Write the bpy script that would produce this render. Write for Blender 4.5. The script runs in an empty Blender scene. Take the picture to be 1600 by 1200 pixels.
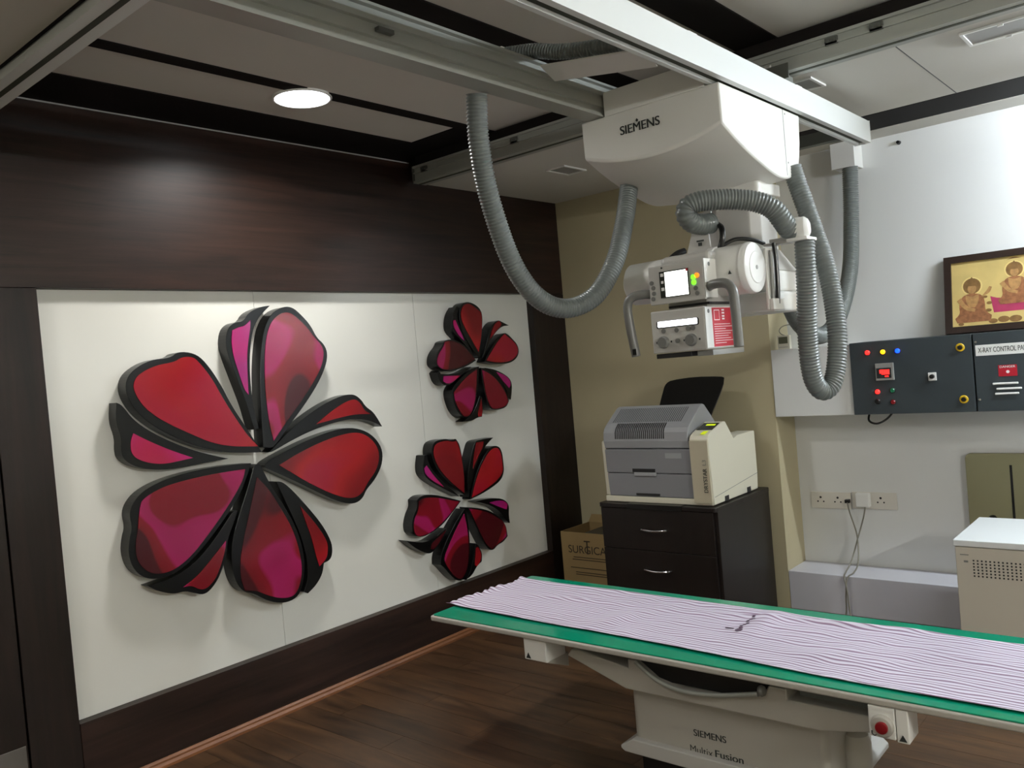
import bpy, bmesh, math, random
from mathutils import Matrix, Vector
random.seed(7)
SC = bpy.context.scene
COL = SC.collection
PI = math.pi

# ------------------------------------------------------------------ camera
# world: x away from the flower wall, y along it, z up (metres)
cam_d = bpy.data.cameras.new('camera')
cam = bpy.data.objects.new('camera', cam_d); COL.objects.link(cam)
cam_d.sensor_width = 36.0
cam_d.lens = 29.611
cam_d.clip_start = 0.02
M = Matrix(((0.757582, 0.05044, 0.650788, 3.66), (0.647008, 0.073812, -0.758902, 0.0), (-0.086315, 0.995996, 0.023284, 1.6), (0.0, 0.0, 0.0, 1.0)))
cam.matrix_world = M
SC.camera = cam

# ------------------------------------------------------------------ exposure / world
SC.view_settings.view_transform = 'Standard'
SC.view_settings.look = 'None'
SC.view_settings.gamma = 1.0
SC.view_settings.use_curve_mapping = False
SC.view_settings.exposure = 0.1
W = bpy.data.worlds.new('world'); SC.world = W; W.use_nodes = True
W.node_tree.nodes['Background'].inputs[0].default_value = (0.5, 0.52, 0.55, 1)
W.node_tree.nodes['Background'].inputs[1].default_value = 0.05
LED_POWER = 19.0        # round ceiling lamp over the flower wall
LED_OTHER = 9.0        # unseen round lamps: one above the door, one added behind the camera as fill
TUBE_STRENGTH = (520.0, 430.0, 45.0)    # fluorescent tubes: one on the ceiling near the picture, then two added fills, right wall and behind

# ------------------------------------------------------------------ helpers
def lin(c):
    out = []
    for v in c:
        v = v/255.0
        out.append(v/12.92 if v <= 0.04045 else ((v+0.055)/1.055)**2.4)
    return (out[0], out[1], out[2], 1.0)

MATS = {}
def mat(name, rgb=(200,200,200), rough=0.5, metal=0.0, emit=None, estr=0.0, coat=0.0, spec=0.5, bump=0.0, bscale=200.0, var=0.0, vscale=4.0):
    if name in MATS: return MATS[name]
    m = bpy.data.materials.new(name); m.use_nodes = True
    nt = m.node_tree; b = nt.nodes['Principled BSDF']
    b.inputs['Base Color'].default_value = lin(rgb)
    b.inputs['Roughness'].default_value = rough
    b.inputs['Metallic'].default_value = metal
    b.inputs['Specular IOR Level'].default_value = spec
    b.inputs['Coat Weight'].default_value = coat
    b.inputs['Coat Roughness'].default_value = 0.08
    if emit:
        b.inputs['Emission Color'].default_value = lin(emit)
        b.inputs['Emission Strength'].default_value = estr
    if bump or var:
        tc = nt.nodes.new('ShaderNodeTexCoord')
    if var:
        n = nt.nodes.new('ShaderNodeTexNoise'); n.inputs['Scale'].default_value = vscale; n.inputs['Detail'].default_value = 4
        nt.links.new(tc.outputs['Object'], n.inputs['Vector'])
        r = nt.nodes.new('ShaderNodeValToRGB')
        c = lin(rgb)
        r.color_ramp.elements[0].position = 0.3; r.color_ramp.elements[1].position = 0.7
        r.color_ramp.elements[0].color = tuple(v*(1-var) for v in c[:3])+(1,)
        r.color_ramp.elements[1].color = tuple(min(1, v*(1+var)) for v in c[:3])+(1,)
        nt.links.new(n.outputs['Fac'], r.inputs['Fac']); nt.links.new(r.outputs['Color'], b.inputs['Base Color'])
    if bump:
        n2 = nt.nodes.new('ShaderNodeTexNoise'); n2.inputs['Scale'].default_value = bscale; n2.inputs['Detail'].default_value = 3
        nt.links.new(tc.outputs['Object'], n2.inputs['Vector'])
        bp = nt.nodes.new('ShaderNodeBump'); bp.inputs['Strength'].default_value = bump; bp.inputs['Distance'].default_value = 0.002
        nt.links.new(n2.outputs['Fac'], bp.inputs['Height']); nt.links.new(bp.outputs['Normal'], b.inputs['Normal'])
    MATS[name] = m
    return m

def wood_mat(name, c_dark, c_light, scale, rough, rnd=0.0, coat=0.0, detail=6, spec=0.5):
    """streaky wood: noise stretched along one axis (scale = per axis)"""
    m = bpy.data.materials.new(name); m.use_nodes = True
    nt = m.node_tree; b = nt.nodes['Principled BSDF']
    tc = nt.nodes.new('ShaderNodeTexCoord'); mp = nt.nodes.new('ShaderNodeMapping')
    mp.inputs['Scale'].default_value = scale
    nt.links.new(tc.outputs['Object'], mp.inputs['Vector'])
    vec = mp.outputs['Vector']
    if rnd:
        oi = nt.nodes.new('ShaderNodeObjectInfo')
        ml = nt.nodes.new('ShaderNodeMath'); ml.operation = 'MULTIPLY'; ml.inputs[1].default_value = 37.0
        nt.links.new(oi.outputs['Random'], ml.inputs[0])
        ad = nt.nodes.new('ShaderNodeVectorMath'); ad.operation = 'ADD'
        cb = nt.nodes.new('ShaderNodeCombineXYZ')
        for i in range(3): nt.links.new(ml.outputs[0], cb.inputs[i])
        nt.links.new(vec, ad.inputs[0]); nt.links.new(cb.outputs[0], ad.inputs[1]); vec = ad.outputs[0]
    n = nt.nodes.new('ShaderNodeTexNoise'); n.inputs['Scale'].default_value = 1.0
    n.inputs['Detail'].default_value = detail; n.inputs['Roughness'].default_value = 0.65; n.inputs['Distortion'].default_value = 0.6
    nt.links.new(vec, n.inputs['Vector'])
    r = nt.nodes.new('ShaderNodeValToRGB')
    r.color_ramp.elements[0].position = 0.32; r.color_ramp.elements[1].position = 0.72
    r.color_ramp.elements[0].color = lin(c_dark); r.color_ramp.elements[1].color = lin(c_light)
    nt.links.new(n.outputs['Fac'], r.inputs['Fac'])
    col = r.outputs['Color']
    if rnd:
        hs = nt.nodes.new('ShaderNodeHueSaturation')
        mr = nt.nodes.new('ShaderNodeMapRange'); mr.inputs[3].default_value = 1-rnd; mr.inputs[4].default_value = 1+rnd
        nt.links.new(oi.outputs['Random'], mr.inputs[0]); nt.links.new(mr.outputs[0], hs.inputs['Value'])
        nt.links.new(col, hs.inputs['Color']); col = hs.outputs['Color']
    nt.links.new(col, b.inputs['Base Color'])
    b.inputs['Roughness'].default_value = rough; b.inputs['Coat Weight'].default_value = coat; b.inputs['Specular IOR Level'].default_value = spec
    b.inputs['Coat Roughness'].default_value = 0.2
    bp = nt.nodes.new('ShaderNodeBump'); bp.inputs['Strength'].default_value = 0.06; bp.inputs['Distance'].default_value = 0.001
    nt.links.new(n.outputs['Fac'], bp.inputs['Height']); nt.links.new(bp.outputs['Normal'], b.inputs['Normal'])
    MATS[name] = m
    return m

class Thing:
    """an Empty at a thing's base; parts are built in world coordinates and parented to it"""
    def __init__(s, name, label, cat, loc=(0,0,0), group=None):
        s.o = bpy.data.objects.new(name, None); s.o.empty_display_size = 0.1
        COL.objects.link(s.o); s.o.location = loc; s.loc = Vector(loc)
        s.o['label'] = label; s.o['category'] = cat
        if group: s.o['group'] = group

def tag(o, label, cat=None, kind=None, group=None):
    o['label'] = label
    if cat: o['category'] = cat
    if kind: o['kind'] = kind
    if group: o['group'] = group
    return o

class MB:
    def __init__(s): s.v = []; s.f = []
    def add(s, vs, fs):
        n = len(s.v); s.v += [tuple(p) for p in vs]; s.f += [tuple(i+n for i in f) for f in fs]; return s
    def box(s, x0, x1, y0, y1, z0, z1):
        return s.add([(x0,y0,z0),(x1,y0,z0),(x1,y1,z0),(x0,y1,z0),(x0,y0,z1),(x1,y0,z1),(x1,y1,z1),(x0,y1,z1)],
                     [(0,3,2,1),(4,5,6,7),(0,1,5,4),(1,2,6,5),(2,3,7,6),(3,0,4,7)])
    def prism(s, pts, axis, a, b):
        n = len(pts)
        def P(p, t):
            return {'x': (t, p[0], p[1]), 'y': (p[0], t, p[1]), 'z': (p[0], p[1], t)}[axis]
        vs = [P(p, a) for p in pts]+[P(p, b) for p in pts]
        fs = [tuple(range(n)), tuple(range(2*n-1, n-1, -1))]+[(i, i+n, (i+1) % n+n, (i+1) % n) for i in range(n)]
        return s.add(vs, fs)
    def ring_sweep(s, rings, cap=True, closed=True):
        n = len(rings[0]); vs = [p for r in rings for p in r]; fs = []
        for i in range(len(rings)-1):
            for j in range(n if closed else n-1):
                k = (j+1) % n
                fs.append((i*n+j, i*n+k, (i+1)*n+k, (i+1)*n+j))
        if cap: fs += [tuple(range(n-1, -1, -1)), tuple((len(rings)-1)*n+j for j in range(n))]
        return s.add(vs, fs)
    def cyl(s, p0, p1, r0, r1=None, n=24):
        r1 = r0 if r1 is None else r1
        return s.lathe(p0, p1, [(0, r0), (1, r1)], n)
    def lathe(s, p0, p1, prof, n=24):
        p0 = Vector(p0); p1 = Vector(p1); d = (p1-p0); a = d.normalized()
        u = a.orthogonal().normalized(); w = a.cross(u)
        rings = [[p0+d*t+(u*math.cos(2*PI*i/n)+w*math.sin(2*PI*i/n))*r for i in range(n)] for t, r in prof]
        return s.ring_sweep(rings)
    def tube(s, pts, r, n=12, step=None, corr=0.0, pitch=0.012):
        P = catmull(pts, step) if step else [Vector(p) for p in pts]
        T = []
        for i in range(len(P)):
            a = P[max(i-1, 0)]; b = P[min(i+1, len(P)-1)]; T.append((b-a).normalized())
        u = T[0].orthogonal().normalized(); rings = []; L = 0.0
        for i, p in enumerate(P):
            if i: L += (p-P[i-1]).length
            t = T[i]; u = (u-t*u.dot(t)).normalized(); w = t.cross(u)
            rr = (r(i/(len(P)-1)) if callable(r) else r)*(1+corr*math.cos(2*PI*L/pitch))
            rings.append([p+(u*math.cos(2*PI*k/n)+w*math.sin(2*PI*k/n))*rr for k in range(n)])
        return s.ring_sweep(rings)
    def build(s, name, m, parent=None, bevel=0.0, smooth=False, seg=2, kind=None, label=None, ang=0.6):
        off = Vector((0,0,0)); po = None
        if isinstance(parent, Thing): off = parent.loc; po = parent.o
        elif parent is not None: po = parent; off = Vector(parent.get('_off', (0,0,0))) if '_off' in parent else OFF.get(parent.name, Vector((0,0,0)))
        me = bpy.data.meshes.new(name)
        me.from_pydata([tuple(Vector(v)-off) for v in s.v], [], s.f)
        bm = bmesh.new(); bm.from_mesh(me); bmesh.ops.recalc_face_normals(bm, faces=bm.faces); bm.to_mesh(me); bm.free()
        me.materials.append(MATS[m] if isinstance(m, str) else m)
        if smooth:
            for p in me.polygons: p.use_smooth = True
            me.set_sharp_from_angle(angle=ang)
        o = bpy.data.objects.new(name, me); COL.objects.link(o)
        if po: o.parent = po
        OFF[o.name] = off
        if bevel:
            md = o.modifiers.new('bevel', 'BEVEL'); md.width = bevel; md.segments = seg; md.limit_method = 'ANGLE'; md.angle_limit = 0.6
        if kind: o['kind'] = kind
        if label: o['label'] = label
        return o
OFF = {}

def catmull(pts, step):
    P = [Vector(p) for p in pts]
    P = [P[0]*2-P[1]]+P+[P[-1]*2-P[-2]]
    dense = []
    for i in range(1, len(P)-2):
        a, b, c, d = P[i-1], P[i], P[i+1], P[i+2]
        for k in range(40):
            t = k/40.0
            dense.append(0.5*((2*b)+(c-a)*t+(2*a-5*b+4*c-d)*t*t+(3*b-a-3*c+d)*t**3))
    dense.append(P[-2])
    out = [dense[0]]; acc = 0.0
    for i in range(1, len(dense)):
        seg = (dense[i]-dense[i-1]); l = seg.length
        while acc+l >= step and l > 1e-9:
            t = (step-acc)/l
            q = dense[i-1].lerp(dense[i], t); out.append(q)
            dense[i-1] = q; seg = dense[i]-q; l = seg.length; acc = 0.0
        acc += l
    out.append(dense[-1])
    return out

def rrect(x0, x1, z0, z1, r, n=6, corners=(1,1,1,1)):
    """rounded rectangle outline; corners = bl, br, tr, tl"""
    pts = []
    for (cx, cz, a0, k) in ((x0, z0, PI, 0), (x1, z0, 1.5*PI, 1), (x1, z1, 0, 2), (x0, z1, 0.5*PI, 3)):
        if not corners[k]: pts.append((cx, cz)); continue
        ox = cx+(r if cx == x0 else -r); oz = cz+(r if cz == z0 else -r)
        for i in range(n+1):
            a = a0+0.5*PI*i/n; pts.append((ox+r*math.cos(a), oz+r*math.sin(a)))
    return pts

def chaikin(pts, it=2, keep=0.95):
    P = [Vector(p) for p in pts]; C = []
    for i in range(len(P)):
        a = (P[i]-P[i-1]); b = (P[(i+1) % len(P)]-P[i])
        C.append(a.length > 0 and b.length > 0 and a.angle(b) > keep)
    for _ in range(it):
        Q = []; D = []
        for i in range(len(P)):
            p = P[i]; q = P[i-1]; r = P[(i+1) % len(P)]
            if C[i]: Q.append(p); D.append(True)
            else:
                Q += [p.lerp(q, 0.25), p.lerp(r, 0.25)]; D += [False, False]
        P, C = Q, D
    return [tuple(p) for p in P]

FACES = {'-y': ((1,0,0),(0,0,1),(0,-1,0)), '+x': ((0,1,0),(0,0,1),(1,0,0)), 'up': ((1,0,0),(0,1,0),(0,0,1)),
         '-y up': ((0,0,1),(-1,0,0),(0,-1,0))}
def text(body, name, loc, width, height, face, m, parent, bold=0.0, depth=0.0006, align='CENTER'):
    """lettering as a thin flat mesh; face = which way it looks"""
    cu = bpy.data.curves.new('t', 'FONT'); cu.body = body; cu.size = 1.0; cu.offset = 0.0; cu.extrude = 0.0
    to = bpy.data.objects.new('t', cu); COL.objects.link(to)
    dg = bpy.context.evaluated_depsgraph_get()
    me = bpy.data.meshes.new_from_object(to.evaluated_get(dg))
    bpy.data.objects.remove(to); bpy.data.curves.remove(cu)
    xs = [v.co.x for v in me.vertices]; ys = [v.co.y for v in me.vertices]
    sx = width/(max(xs)-min(xs)); sy = height/(max(ys)-min(ys))
    cx = (max(xs)+min(xs))/2 if align == 'CENTER' else min(xs); cy = (max(ys)+min(ys))/2
    X, Y, N = (Vector(q) for q in FACES[face])
    off = parent.loc if isinstance(parent, Thing) else OFF[parent.name]
    for v in me.vertices:
        v.co = Vector(loc)+X*((v.co.x-cx)*sx)+Y*((v.co.y-cy)*sy)+N*depth-off
    if bold:
        bm = bmesh.new(); bm.from_mesh(me); g = bm.verts[:]+bm.edges[:]+bm.faces[:]
        for k in (-1, 1):
            d = bmesh.ops.duplicate(bm, geom=g)
            for v in d['geom']:
                if isinstance(v, bmesh.types.BMVert): v.co += X*(k*bold*1.4*sx)+N*(0.00008*k)
        bm.to_mesh(me); bm.free()
    me.materials.append(MATS[m])
    o = bpy.data.objects.new(name, me); COL.objects.link(o); o.parent = parent.o if isinstance(parent, Thing) else parent
    OFF[o.name] = off
    return o

def disc(name, c, r, face, m, parent, t=0.002, n=20, bevel=0.0):
    N = Vector(FACES[face][2]); c = Vector(c)
    return MB().cyl(c-N*0.001, c+N*t, r, n=n).build(name, m, parent, smooth=True, bevel=bevel)

def struct(o, label=None):
    o['kind'] = 'structure'
    if label: o['label'] = label
    return o

# ------------------------------------------------------------------ materials
wood_mat('dark_laminate', (27,18,14), (54,35,27), (9.0, 1.2, 22.0), 0.42, spec=0.3)
wood_mat('dark_laminate_v', (24,18,15), (40,29,23), (9.0, 16.0, 1.2), 0.43, spec=0.26)
wood_mat('floor_wood', (44,30,18), (92,65,41), (1.8, 14.0, 1.0), 0.40, rnd=0.13)
wood_mat('base_wood', (104,62,34), (150,98,60), (14.0, 1.4, 14.0), 0.4)
wood_mat('cabinet_wood', (20,15,13), (31,24,21), (14.0, 14.0, 2.0), 0.38)
mat('white_board', (226,225,216), 0.42, var=0.02, vscale=1.5)
mat('wall_white', (225,226,224), 0.55, bump=0.05, bscale=120, var=0.015, vscale=2)
mat('wall_beige', (184,174,142), 0.6, bump=0.06, bscale=140, var=0.02, vscale=3)
mat('wall_cream', (205,200,180), 0.7, bump=0.05, bscale=140)
mat('ceiling_paint', (206,203,194), 0.75, var=0.015, vscale=2)
mat('ceiling_dark', (28,25,24), 0.65, spec=0.08)
mat('trim_light', (165,165,165), 0.45)
mat('alu', (160,162,154), 0.42, 0.15)
mat('alu_dark', (96,98,92), 0.5, 0.4)
mat('alu_groove', (50,56,40), 0.6, 0.1)
mat('rail_paint', (228,232,230), 0.38)
mat('unit_white', (232,231,225), 0.36, coat=0.1)
mat('unit_grey', (186,184,178), 0.4)
mat('unit_trim', (150,150,146), 0.45)
mat('hose', (110,116,114), 0.3)
mat('black', (14,14,14), 0.35)
mat('black_gloss', (6,6,6), 0.28, spec=0.35)
mat('ink', (44,48,46), 0.6)
mat('ink_light', (120,122,118), 0.6)
mat('handle_grey', (112,112,108), 0.38)
mat('chrome', (200,200,200), 0.18, 1.0)
mat('red_label', (178,24,44), 0.45)
mat('white_ink', (235,232,230), 0.5)
mat('screen_white', (250,252,245), 0.4, emit=(250,253,246), estr=2.2)
mat('light_bar', (250,250,255), 0.4, emit=(246,246,255), estr=2.6)
mat('led_green', (90,230,40), 0.4, emit=(90,240,30), estr=3.0)
mat('led_orange', (250,130,30), 0.4, emit=(255,110,20), estr=2.0)
mat('led_red', (240,30,30), 0.4, emit=(255,24,20), estr=6.0)
mat('led_yellow', (250,180,20), 0.4, emit=(255,170,10), estr=4.0)
mat('led_blue', (20,60,250), 0.4, emit=(10,60,255), estr=4.0)
mat('green_lens', (14,110,70), 0.3)
mat('red_lens', (130,16,24), 0.3)
mat('panel_steel', (52,60,64), 0.45, bump=0.04, bscale=300)
mat('yellow', (216,178,32), 0.45)
mat('mat_green', (6,140,106), 0.16, coat=0.2, var=0.04, vscale=6)
mat('table_grey', (176,172,162), 0.45)
mat('printer_grey', (132,133,136), 0.45)
mat('printer_grey_light', (156,158,160), 0.45)
mat('printer_cream', (216,212,192), 0.45)
mat('printer_tower', (188,180,156), 0.45)
mat('slot_dark', (34,34,34), 0.6)
mat('slot_mid', (74,75,76), 0.6)
mat('lcd_dark', (44,46,40), 0.25)
mat('lcd_glow', (200,220,30), 0.4, emit=(200,225,20), estr=0.8)
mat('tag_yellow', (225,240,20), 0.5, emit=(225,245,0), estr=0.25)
mat('cardboard', (150,126,84), 0.8, bump=0.1, bscale=90, var=0.05)
mat('cardboard_ink', (52,42,28), 0.8)
mat('generator', (200,194,180), 0.45)
mat('generator_top', (226,230,230), 0.4)
mat('ledge_white', (205,204,210), 0.42)
mat('socket_plate', (222,218,208), 0.35)
mat('cable_grey', (128,124,112), 0.5)
mat('olive_panel', (142,138,106), 0.5)
mat('frame_wood', (40,26,20), 0.35)
mat('gold', (220,194,124), 0.36, 0.25, var=0.10, vscale=7)
mat('gold_light', (240,214,140), 0.35, 0.3)
mat('gold_brown', (134,100,58), 0.45, 0.2, var=0.25, vscale=30)
mat('gold_face', (176,134,84), 0.45, 0.1, var=0.2, vscale=60)
mat('cloth_red', (146,96,62), 0.5, 0.1, var=0.3, vscale=60)
mat('cloth_pink', (168,52,88), 0.5, var=0.15, vscale=20)
mat('vent_grey', (150,150,146), 0.5)
mat('frame_white', (236,236,232), 0.4)
mat('steel_plate', (120,116,110), 0.35, 0.7)
mat('lcd_green', (96,100,78), 0.3)
mat('thermo', (226,222,204), 0.45)
mat('lamp_glow', (255,255,255), 0.5, emit=(250,252,255), estr=8.0)
for k_, e_ in enumerate(TUBE_STRENGTH): mat('tube_glow_%d' % k_, (255,255,255), 0.5, emit=((236,246,255), (250,250,248), (250,250,248))[k_], estr=e_)
mat('bucky_black', (24,24,24), 0.4)

def petal_mat(name, stops):
    m = bpy.data.materials.new(name); m.use_nodes = True
    nt = m.node_tree; b = nt.nodes['Principled BSDF']
    tc = nt.nodes.new('ShaderNodeTexCoord'); oi = nt.nodes.new('ShaderNodeObjectInfo')
    ml = nt.nodes.new('ShaderNodeMath'); ml.operation = 'MULTIPLY'; ml.inputs[1].default_value = 23.0
    nt.links.new(oi.outputs['Random'], ml.inputs[0])
    n = nt.nodes.new('ShaderNodeTexNoise'); n.noise_dimensions = '4D'
    n.inputs['Scale'].default_value = 2.6; n.inputs['Detail'].default_value = 0.3; n.inputs['Distortion'].default_value = 0.5
    nt.links.new(tc.outputs['Object'], n.inputs['Vector']); nt.links.new(ml.outputs[0], n.inputs['W'])
    r = nt.nodes.new('ShaderNodeValToRGB'); cr = r.color_ramp
    while len(cr.elements) < len(stops): cr.elements.new(0.5)
    for e, (p, c) in zip(cr.elements, stops): e.position = p; e.color = lin(c)
    nt.links.new(n.outputs['Fac'], r.inputs['Fac']); nt.links.new(r.outputs['Color'], b.inputs['Base Color'])
    b.inputs['Roughness'].default_value = 0.2; b.inputs['Specular IOR Level'].default_value = 0.4
    MATS[name] = m
petal_mat('petal_red', [(0.34,(112,18,24)),(0.45,(134,22,27)),(0.55,(154,25,30)),(0.68,(150,23,44))])
petal_mat('petal_mag', [(0.34,(166,24,66)),(0.45,(172,28,98)),(0.55,(148,30,106)),(0.68,(170,28,84))])
petal_mat('petal_mix', [(0.38,(66,15,20)),(0.40,(110,18,26)),(0.48,(124,20,32)),(0.505,(152,28,82)),(0.59,(144,26,74)),(0.61,(118,19,34))])

def cloth_mat():
    m = bpy.data.materials.new('striped_cloth'); m.use_nodes = True
    nt = m.node_tree; b = nt.nodes['Principled BSDF']
    uv = nt.nodes.new('ShaderNodeUVMap'); uv.uv_map = 'cloth'
    sp = nt.nodes.new('ShaderNodeSeparateXYZ'); nt.links.new(uv.outputs[0], sp.inputs[0])
    ml = nt.nodes.new('ShaderNodeMath'); ml.operation = 'MULTIPLY'; ml.inputs[1].default_value = 1.0/0.0185
    nt.links.new(sp.outputs['Y'], ml.inputs[0])
    fr = nt.nodes.new('ShaderNodeMath'); fr.operation = 'FRACT'; nt.links.new(ml.outputs[0], fr.inputs[0])
    r = nt.nodes.new('ShaderNodeValToRGB'); cr = r.color_ramp
    while len(cr.elements) < 4: cr.elements.new(0.5)
    for e, (p, c) in zip(cr.elements, [(0.0,(218,213,226)),(0.52,(208,202,218)),(0.68,(128,102,128)),(0.96,(150,122,146))]): e.position = p; e.color = lin(c)
    nt.links.new(fr.outputs[0], r.inputs['Fac']); nt.links.new(r.outputs['Color'], b.inputs['Base Color'])
    b.inputs['Roughness'].default_value = 0.85; b.inputs['Sheen Weight'].default_value = 0.15
    MATS['striped_cloth'] = m
cloth_mat()
mat('cloth_print', (84,66,84), 0.8)

# ------------------------------------------------------------------ room shell
RX, FY, BY, NY, CZ, SZ, FZ = 6.2, -1.6, 4.92, 5.2, 2.85, 2.73, -0.035    # right wall, front wall, beige wall, niche wall, high ceiling, low ceiling

fl = struct(MB().box(-0.2, RX+0.1, FY-0.1, NY+0.2, FZ-0.10, FZ-0.012).build('floor', 'floor_wood'), 'dark brown wood plank floor')
PW, PL = 0.145, 1.22
me_pl = None; row = 0; y = FY
while y < NY:
    x = -(row*0.47 % PL)
    while x < RX:
        if x+PL > 0.01:
            o = None
            x0 = max(x, 0.0); x1 = min(x+PL, RX)
            if x1-x0 == PL and y+PW <= NY:
                if me_pl is None:
                    ob = MB().box(0.0007, PL-0.0007, 0.0007, PW-0.0007, FZ-0.012, FZ).build('plank', 'floor_wood', fl, bevel=0.0)
                    me_pl = ob.data; o = ob
                else:
                    o = bpy.data.objects.new('plank', me_pl); COL.objects.link(o); o.parent = fl
                o.location = (x0, y, 0)
            elif x1-x0 > 0.03:
                MB().box(x0+0.0007, x1-0.0007, y+0.0007, min(y+PW, NY)-0.0007, FZ-0.012, FZ).build('plank', 'floor_wood', fl)
        x += PL
    y += PW; row += 1

# wall with the flowers: backing, proud dark laminate frame, recessed white boards
wl = struct(MB().box(-0.2, -0.07, FY-0.1, NY+0.2, FZ, 3.0).build('wall_left', 'dark_laminate'), 'dark laminate feature wall with white inset boards')
def wl_panel(y0, y1, z0, z1, x=0.0, m='dark_laminate'):
    return MB().box(-0.07, x, y0+0.001, y1-0.001, z0+0.001, z1-0.001).build('laminate_panel', m, wl, bevel=0.0015)
wl_panel(1.10, BY, 2.075, 2.85)
wl_panel(FY, 1.10, 2.075, 2.85)
wl_panel(1.18, 1.372, FZ, 2.075, 0.0, 'dark_laminate_v')
wl_panel(4.553, BY, FZ, 2.075, 0.0, 'dark_laminate_v')
wl_panel(1.372, 4.553, FZ, 0.283, 0.0)
for a, b in ((1.372, 2.396), (2.396, 3.48), (3.48, 4.553)):
    MB().box(-0.07, -0.048, a+0.0012, b-0.0012, 0.283, 2.075).build('white_board', 'white_board', wl)
d1 = struct(MB().box(-0.07, 0.004, 0.16, 1.172, FZ, 2.07).build('door_1', 'dark_laminate_v', bevel=0.002), 'dark laminate door with steel kick plate')
MB().box(0.004, 0.008, 0.19, 1.165, FZ+0.004, 0.278).build('kick_plate', 'steel_plate', d1, bevel=0.001)
disc('door_handle', (0.02, 0.26, 1.02), 0.028, '+x', 'chrome', d1, t=0.05)
wl_panel(FY, 0.155, FZ, 2.075, 0.0, 'dark_laminate_v')
struct(MB().box(0.0, 0.004, 1.1, 3.50, 2.840, 2.8485).build('trim_1', 'trim_light'), 'thin light strip along the top of the flower wall')
struct(MB().prism([(0.0,FZ),(0.016,FZ),(0.016,FZ+0.012),(0.010,FZ+0.024),(0.010,FZ+0.032),(0.005,FZ+0.042),(0.0,FZ+0.042)], 'y', 1.19, BY).build('baseboard_left', 'base_wood'), 'narrow light brown wood skirting')

struct(MB().box(-0.2, 1.528, BY, NY+0.2, FZ, 3.0).build('wall_back', 'wall_beige'), 'beige wall behind the printer')
struct(MB().box(1.528, RX+0.1, NY, NY+0.2, FZ, 3.0).build('wall_niche', 'wall_white'), 'white recessed wall behind the control panels')
struct(MB().box(RX, RX+0.1, FY-0.1, NY, FZ, 3.0).build('wall_right', 'wall_cream'))
struct(MB().box(0.0, RX, FY-0.1, FY, FZ, 3.0).build('wall_front', 'wall_cream'))

# ceiling: raised tray with dark strips in the middle, lowered panels front and back
ce = struct(MB().box(-0.2, RX+0.1, FY-0.1, NY+0.2, 2.90, 3.0).build('ceiling', 'ceiling_paint'), 'pale panelled ceiling with dark strips')
def cpanel(x0, x1, y0, y1, z, m='ceiling_paint', name='ceiling_panel', top=2.90):
    return MB().box(x0+0.001, x1-0.001, y0+0.001, y1-0.001, z, top).build(name, m, ce)
TY0, TY1 = 1.108, 3.52
for a, b in ((0.33, 0.655), (0.73, 1.495), (1.65, 2.115), (2.30, 3.30), (3.45, 4.60), (4.75, 5.90)):
    cpanel(a, b, TY0, TY1, CZ)
for a, b in ((0.0, 0.33), (0.655, 0.73), (1.495, 1.65), (2.115, 2.30), (3.30, 3.45), (4.60, 4.75), (5.90, RX)):
    cpanel(a, b, TY0, TY1, CZ-0.004, 'ceiling_dark', 'ceiling_strip')
MB().box(0.0, RX, TY1, TY1+0.012, SZ, 2.90).build('ceiling_fascia', 'ceiling_dark', ce)
MB().box(0.0, RX, TY0-0.012, TY0, SZ, 2.90).build('ceiling_fascia', 'ceiling_dark', ce)
MB().box(0.331, 0.654, 3.22, TY1, CZ-0.005, CZ).build('ceiling_strip', 'ceiling_dark', ce)
Y1 = TY1+0.012
cpanel(0.0, 1.49, Y1, BY, SZ); cpanel(1.49, 2.70, Y1, 4.62, SZ); cpanel(2.702, 3.95, Y1, 4.62, SZ); cpanel(3.952, RX, Y1, 4.62, SZ)
cpanel(1.49, RX, 4.62, 4.975, SZ-0.002, 'ceiling_dark', 'ceiling_strip'); cpanel(1.53, RX, 4.975, NY, SZ-0.004)
for a, b in ((0.0, 1.55), (1.55, 3.1), (3.1, 4.65), (4.65, RX)): cpanel(a, b, FY, TY0-0.012, SZ)

MB().box(2.6985, 2.7035, Y1, 4.62, SZ-0.0006, SZ+0.002).build('joint', 'slot_mid', ce)

# ------------------------------------------------------------------ ceiling lamps
def round_lamp(x, y, z, r, power, label, col=(1.0, 0.985, 0.96)):
    t = Thing('ceiling_lamp', label, 'lamp', (x, y, z), 'round ceiling lamps')
    n = 40; ring = lambda rr, zz: [(x+rr*math.cos(2*PI*i/n), y+rr*math.sin(2*PI*i/n), zz) for i in range(n)]
    MB().ring_sweep([ring(r, z), ring(r+0.012, z), ring(r+0.012, z-0.006), ring(r+0.008, z-0.010), ring(r+0.002, z-0.010), ring(r, z-0.006), ring(r, z)], cap=False).build('rim', 'frame_white', t, smooth=True)
    MB().cyl((x,y,z-0.0005), (x,y,z-0.007), r*0.995, n=40).build('diffuser', 'lamp_glow', t, smooth=True)
    l = bpy.data.lights.new('lamp_light', 'AREA'); l.shape = 'DISK'; l.size = 2*r; l.energy = power; l.color = col; l.spread = math.radians(152)
    lo = bpy.data.objects.new('lamp_light', l); COL.objects.link(lo); lo.parent = t.o; lo.location = (0, 0, -0.0095)
    return t
round_lamp(0.612, 2.308, CZ, 0.118, LED_POWER, 'glowing round ceiling lamp above the flower wall')
round_lamp(0.62, 0.35, SZ, 0.118, LED_OTHER, 'round ceiling lamp above the dark door left of the flowers')
round_lamp(2.60, -0.60, SZ, 0.118, LED_OTHER, 'added round fill lamp on the ceiling behind the viewer')  # out of view, added only as fill light

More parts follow.
